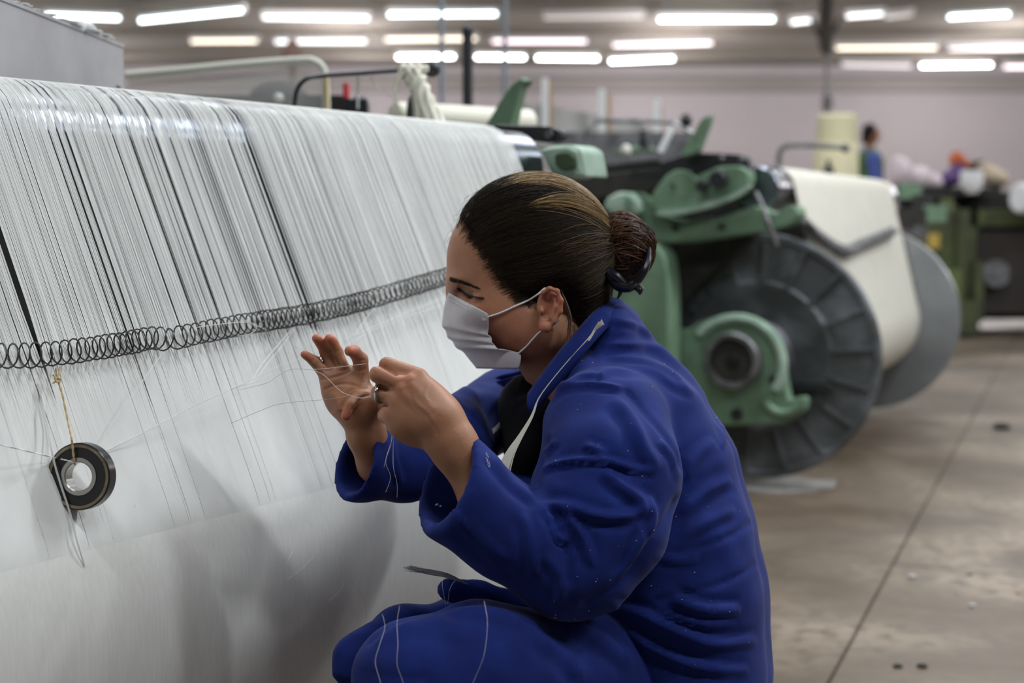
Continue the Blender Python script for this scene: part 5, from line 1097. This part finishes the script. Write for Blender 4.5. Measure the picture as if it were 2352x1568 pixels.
# neck opening
K(f, (1240, 790, 1.75, 80), (1350, 860, 1.75, 72), .012, 'sub'); K(f, (1335, 700, 1.75, 78), (1345, 800, 1.75, 70), .012, 'sub'); K(f, (1160, 930, 1.77, 50), (1205, 1060, 1.70, 40), .02, 'sub')
# tail / pocket tuft
chain(f, [(1030, 1352, 1.60, 28), (1100, 1372, 1.62, 34), (1190, 1392, 1.64, 40)], .012)
CV, CQ = f.mesh(); CV = relax(CV, CQ, 2)
FOLDS = [ # pixel polyline, width px, height mm
 ([(1378, 792), (1450, 790), (1520, 803), (1572, 842)], 9, 3.2), ([(1395, 820), (1470, 826), (1540, 852), (1585, 892)], 8, 3.0), ([(1370, 800+55), (1420, 842), (1500, 850), (1560, 884), (1600, 902)], 9, 3.2), ([(1400, 735), (1450, 742), (1500, 770)], 7, 2.5),
 ([(1246, 925), (1290, 888), (1340, 878), (1400, 884), (1432, 888)], 7, 3.5), ([(1262, 900), (1330, 862), (1390, 856)], 7, 2.5), ([(1408, 912), (1450, 960), (1480, 1030), (1508, 1082)], 16, 6.0), ([(1236, 1078), (1290, 1060), (1380, 1056), (1450, 1074), (1505, 1084)], 8, 5.0),
 ([(1386, 1078), (1420, 1112), (1466, 1146), (1492, 1184)], 14, 6.0), ([(1244, 1160), (1300, 1162), (1370, 1184), (1432, 1186), (1484, 1170)], 11, 6.0), ([(1292, 1165), (1320, 1200), (1346, 1250), (1360, 1300)], 9, 6.0), ([(1248, 1165), (1268, 1200), (1284, 1236), (1302, 1242)], 7, 5.0),
 ([(1340, 1020), (1375, 1035), (1390, 1046)], 9, 4.0), ([(1240, 1040), (1270, 1010)], 8, 4.0), ([(1515, 1010), (1545, 1050), (1555, 1100)], 8, 2.5), ([(1492, 1140), (1498, 1190), (1490, 1230)], 8, 4.0), ([(1480, 1220), (1450, 1280), (1420, 1330)], 11, 4.0),
 ([(1655, 975), (1662, 1000), (1658, 1030)], 6, 3.0), ([(1700, 1400), (1620, 1400), (1540, 1372)], 13, 6.0), ([(1740, 1470), (1640, 1478), (1560, 1452), (1470, 1410), (1400, 1392)], 12, 7.0), ([(1690, 1430), (1600, 1430), (1500, 1400)], 8, 4.0), ([(1720, 1540), (1600, 1530), (1500, 1490), (1420, 1430)], 11, 6.0),
 ([(1560, 1180), (1620, 1130), (1680, 1100)], 14, 4.0), ([(1640, 1010), (1590, 1060), (1570, 1100)], 14, 3.0), ([(1120, 1040), (1175, 1105), (1235, 1152)], 12, 4.0), ([(1040, 1170), (1100, 1235), (1160, 1290)], 14, 2.5), ([(1200, 1180), (1215, 1240), (1228, 1320)], 12, 3.5), ([(1560, 1240), (1620, 1200), (1690, 1170)], 12, 3.0),
 ([(1020, 900), (1060, 890), (1100, 920)], 12, 4.0), ([(900, 1000), (905, 1060), (920, 1110)], 10, 4.0), ([(985, 1000), (1010, 1060)], 10, 4.0), ([(1250, 1270), (1290, 1330), (1280, 1390)], 12, 3.0), ([(1500, 1275), (1580, 1290), (1600, 1275)], 10, 2.0)]
GROOVES = [([(1434, 890), (1452, 908), (1480, 940), (1528, 1000), (1558, 1055), (1572, 1098), (1560, 1130)], 3.6, -3.4), ([(1320, 1330), (1235, 1400)], 5, -1), ([(1040, 1150), (1095, 1225), (1150, 1290), (1180, 1330)], 3.4, -2.6), ([(1728, 1196), (1690, 1224), (1620, 1252), (1540, 1272)], 4, -3.2),
 ([(1738, 1290), (1700, 1318), (1640, 1344), (1560, 1368), (1490, 1382)], 4, -3.2), ([(1356, 790), (1368, 830), (1376, 876)], 3, -2.0), ([(1240, 1152), (1232, 1120), (1226, 1090), (1238, 1050), (1262, 1000)], 6, -5.0), ([(1300, 1242), (1306, 1290), (1300, 1340)], 7, -5.0), ([(1270, 1190), (1290, 1225)], 6, -5.0), ([(1560, 1130), (1500, 1240), (1430, 1330), (1330, 1400)], 6, -5.0)]
CV = fold(CV, CQ, [(p, w*.85, h*1.05) for p, w, h in FOLDS]+[(p, w*1.7, h*.9) for p, w, h in GROOVES])
def cloth_noise(V, Q, amp, sc, seed=0):
    N = normals(V, Q); rg = np.random.default_rng(seed); D = np.zeros(len(V))
    for k in range(10):
        v = rg.normal(size=3); v /= np.linalg.norm(v); D += np.sin(V@v*sc*(1+.6*k)+rg.uniform(0, 6)+1.5*np.sin(V@rg.normal(size=3)*sc*.5))/(1+.6*k)
    return V+N*(D*amp)[:, None]
CV = cloth_noise(CV, CQ, .0011, 26)
jacket = obj('jacket', mbq(CV, CQ), 'coat', woman, fix=False, smooth='full'); CB = bvh(CV, CQ)
# inner dark shirt at the neck
f = fld(1080, 820, 1400, 1120, 1.62, 1.92, .005)
E(f, 1235, 935, 1.785, 92, 84, .085, .02); E(f, 1215, 1020, 1.77, 60, 90, .07, .02)
V, Q = f.mesh(); obj('undershirt', mbq(V, Q), 'black_cloth', woman, fix=False, smooth='full')
# collar: a standing band round the neck opening down to both lapels
ctop = [(1214, 905, 1.655), (1240, 868, 1.655), (1280, 815, 1.660), (1320, 768, 1.668), (1362, 720, 1.69), (1398, 688, 1.73), (1404, 690, 1.77), (1380, 712, 1.81), (1330, 760, 1.84), (1270, 812, 1.85), (1200, 850, 1.855), (1150, 862, 1.86), (1116, 880, 1.865)]
cbot = [(1222, 955, 1.650), (1262, 905, 1.645), (1310, 850, 1.645), (1352, 800, 1.650), (1395, 752, 1.675), (1436, 724, 1.73), (1440, 726, 1.78), (1410, 750, 1.83), (1350, 800, 1.86), (1280, 850, 1.875), (1210, 900, 1.88), (1170, 930, 1.885), (1150, 962, 1.885)]
T_ = smooth_path([cs(*q) for q in ctop], 5); B_ = smooth_path([cs(*q) for q in cbot], 5); mb = MB(); V = []
for i, (a, b) in enumerate(zip(T_, B_)):
    for k in range(6): t = k/5; q = a*(1-t)+b*t; V.append(q+np.array([0, 0, 0])+(q-cs(1300, 860, 1.75))*(.06*math.sin(math.pi*t)))
mb.v = [tuple(c2w(q)) for q in V]; mb.f = [(i*6+k, i*6+k+1, (i+1)*6+k+1, (i+1)*6+k) for i in range(len(T_)-1) for k in range(5)]
col = obj('collar', mb, 'coat', woman, smooth='full'); m_ = col.modifiers.new('t', 'SOLIDIFY'); m_.thickness = .004; m_.offset = 0
mb = MB(); lp = [(1116, 882, 1.862), (1120, 900, 1.86), (1135, 930, 1.855), (1150, 975, 1.85), (1150, 1010, 1.84)]; lq = [(1190, 862, 1.84), (1200, 880, 1.84), (1214, 915, 1.83), (1180, 985, 1.82), (1165, 1030, 1.81)]
A_ = smooth_path([cs(*q) for q in lp], 4); D_ = smooth_path([cs(*q) for q in lq], 4); mb.v = [tuple(c2w(q)) for a, b in zip(A_, D_) for q in (a, a*.5+b*.5+np.array([0, 0, .008]), b)]
mb.f = [(i*3+k, i*3+k+1, (i+1)*3+k+1, (i+1)*3+k) for i in range(len(A_)-1) for k in range(2)]; o = obj('lapel', mb, 'coat_dark', woman, smooth='full'); m_ = o.modifiers.new('t', 'SOLIDIFY'); m_.thickness = .004
# lint specks on the cloth
mb = MB(); rg = random.Random(21)
for i in range(60):
    px = rg.uniform(1240, 1760); py = rg.uniform(800, 1560); h = CB.ray_cast(Vector((0, 0, 0)), Vector(cs(px, py, 1)).normalized())
    if h[0] is None: continue
    c = c2w(np.array(h[0])*.9995); s = rg.uniform(.0002, .00042); mb.sphere(c, (s*rg.uniform(1, 2.2), s, s), 5, 4)
for px, py in ((1004, 1158), (1012, 1162), (1008, 1178), (1010, 1186), (1001, 1160)): mb.sphere(P(px, py, 1.535), (.0015, .0008, .0012), 6, 5)
for i in range(26): 
    t = i/26; h = hit(CB, 1116+8*t+rg.uniform(-3, 3), 1040+34*t, .0004, 1.45); mb.sphere(c2w(h), (.0003, .0002, .0008), 5, 4)
sp = obj('lint_specks', mb, 'lint', jacket, kind='stuff')
# ---------------- trousers and feet
f = fld(740, 1330, 1810, 2440, 1.28, 2.02, .0065)
chain(f, [(1560, 1575, 1.72, 140), (1300, 1550, 1.585, 148), (1100, 1545, 1.50, 148), (945, 1560, 1.455, 126)], .03)
chain(f, [(945, 1562, 1.455, 122), (1050, 1860, 1.47, 92), (1120, 2090, 1.50, 74)], .03)
chain(f, [(1560, 1540, 1.84, 150), (1300, 1490, 1.78, 128), (1100, 1462, 1.70, 100), (930, 1480, 1.625, 74), (830, 1520, 1.575, 56)], .03)
chain(f, [(830, 1522, 1.575, 56), (900, 1760, 1.62, 80), (980, 2060, 1.68, 70)], .02)
for dz in (-.06, .08): chain(f, [(1535, 1520, 1.75+dz, 185), (1555, 1640, 1.75+dz, 192)], .03)
E(f, 1560, 1720, 1.74, 170, 110, .15, .05)
chain(f, [(775, 1545, 1.555, 18), (800, 1500, 1.565, 26), (860, 1462, 1.59, 30)], .015)
TV, TQ = f.mesh(); TV = relax(TV, TQ, 2)
TV = fold(TV, TQ, [([(850, 1475), (930, 1440), (1010, 1440), (1090, 1470)], 14, 3), ([(1010, 1392), (1060, 1400), (1160, 1420), (1260, 1450)], 10, 4), ([(1100, 1390), (1000, 1404), (900, 1436), (840, 1480)], 6, -5.0), ([(1300, 1420), (1380, 1470), (1460, 1530)], 14, 5), ([(1740, 1500), (1660, 1540), (1560, 1545)], 14, 5), ([(820, 1545), (900, 1556), (1000, 1560)], 8, -2.5), ([(1200, 1440), (1290, 1500), (1340, 1560)], 14, 4)])
TV = cloth_noise(TV, TQ, .0014, 22, 4)
obj('trousers', mbq(TV, TQ), 'coat', woman, fix=False, smooth='full')
g = on_z(1100, 2340, 0)
for nm, (px, dd_) in (('shoe', (1130, 1.52)), ('shoe', (990, 1.70))):
    a = P(px, 2200, dd_); a[2] = .055; f = Field(a-.26, a+.26, .006); f.cone(a+[.05, 0, .0], a+[-.13, .02, -.015], .042, .036, .02); f.cone(a+[.03, 0, .01], a+[.02, 0, .06], .042, .045, .02); f.plane((0, 0, .002), (0, 0, -1)); V, Q = f.mesh(); obj(nm, mbq(V, Q, False), 'shoe', woman)
# ---------------- threads in her hands and around her neck
mb = MB(); rg = random.Random(31)
for i in range(70):
    o = rg.uniform(-1, 1); o2 = abs(rg.gauss(0, 1)); w = [(1378+o, 742, 1.655), (1352+o*.6, 776, 1.642), (1310+o*.5, 822, 1.636), (1268+o*.5, 872, 1.634), (1237+o*1.0, 915, 1.632), (1222+o*3, 955, 1.625), (1196+o*6, 1000, 1.615), (1172+o*11, 1040, 1.606), (1156+o*16, 1078+o2*4, 1.60)]
    mb.tube(smooth_path([P(*q) for q in w], 3), .00042, 4, cap=False)
for i in range(30):
    o = rg.uniform(-1, 1); mb.tube([P(1352+o*2, 782, 1.642), P(1366+o*3, 758, 1.644), P(1376+o*5+4, 742+o*4, 1.640), P(1382+o*7, 733+abs(o)*14, 1.640)], .0004, 4, cap=False)
obj('thread_bundle', mb, 'cream2', label='bundle of cream threads hung around the woman\'s neck, fraying inside her open jacket', cat='thread')
mb = MB()
for i in range(12):
    o = i-6; mb.tube(smooth_path([P(1149+o*.4, 968+abs(o), 1.77), P(1138+o, 984, 1.765), P(1124+o*1.5, 1000, 1.76), P(1112+o*1.6, 1020+abs(o)*1.5, 1.76)], 4), .00045, 4, cap=False)
mb.prism([P(x, y, 1.768) for x, y in ((1136, 984), (1150, 964), (1151, 978), (1142, 992))], FW, .001)
obj('thread_tuft', mb, 'thread', label='small white thread tuft poking from the far side of the open jacket', cat='thread')
mb = MB()
for i in range(44):
    o = rg.uniform(-1, 1); e = rg.uniform(-14, 20); mb.tube(smooth_path([P(1072+o*3, 1340+o*2, 1.575), P(1030, 1322+o*5, 1.565), P(985, 1313+o*6, 1.56), P(940+e, 1302+o*5+abs(e)*.35, 1.555)], 3), .00035, 4, cap=False)
obj('thread_tuft', mb, 'thread_grey', label='grey frayed thread tuft sticking out of her pocket above the knee', cat='thread')
def th(pts, r, lab, m='thread'): return thread([P(*q) for q in pts], r*(.72 if pts[0][1] < 1200 else .55), lab, m, 'threads the woman is handling')
th([(716, 849, fd-.016), (760, 845, fd-.022), (800, 840, fd-.030), (842, 835, fd-.034)], .00042, 'taut thread across the fingers of the open hand')
th([(716, 849, fd-.016), (745, 862, fd-.022), (780, 896, fd-.026), (805, 908, fd-.040), (830, 914, fd-.05), (856, 908, nd+.010)], .00045, 'curved thread from the open palm down to the ring')
th([(530, 972, fd-.02), (600, 942, fd-.02), (650, 926, fd-.02), (748, 917, fd-.026), (800, 909, fd-.045), (855, 902, nd+.008)], .0003, 'fine thread running low behind the palm to the ring', 'thread_grey')
th([(550, 895, fd-.01), (610, 880, fd-.01), (640, 862, fd-.01), (668, 848, fd-.012), (716, 849, fd-.016)], .00025, 'fine wavy thread left of the open hand', 'thread_grey')
th([(900, 988, nd+.004), (898, 1020, nd), (886, 1060, nd), (897, 1095, nd+.01), (886, 1130, nd+.02)], .0004, 'kinked thread end dangling under the near hand')
th([(904, 990, nd+.004), (903, 1040, nd), (904, 1075, nd), (912, 1110, nd+.01), (912, 1142, nd+.02)], .0004, 'straighter thread end dangling under the near hand')
th([(902, 988, nd+.004), (900, 1010, nd), (890, 1040, nd), (882, 1072, nd+.005)], .0003, 'shortest thread end dangling under the near hand')
th([(878, 1410, 1.38), (884, 1440, 1.37), (872, 1480, 1.35), (862, 1520, 1.34), (874, 1568, 1.33), (880, 1620, 1.33)], .0002, 'thread hanging down the front of the nearer knee')
th([(918, 1390, 1.37), (912, 1430, 1.36), (914, 1480, 1.34), (912, 1525, 1.33), (926, 1568, 1.33), (930, 1610, 1.33)], .0002, 'thread lying over the middle of the nearer knee')
th([(1112, 1380, 1.37), (1119, 1420, 1.35), (1118, 1460, 1.34), (1110, 1510, 1.33), (1086, 1568, 1.33), (1070, 1600, 1.33)], .0002, 'long thread hanging down the thigh')
th([(1018, 1322, 1.48), (1016, 1345, 1.47), (1024, 1388, 1.48)], .0002, 'short thread hanging from the pocket tuft')
th([(1048, 1330, 1.48), (1034, 1350, 1.47), (1028, 1386, 1.48)], .0002, 'second short thread hanging from the pocket tuft')
if __name__ == '__main__': print('verts body', len(BV), 'jacket', len(CV))
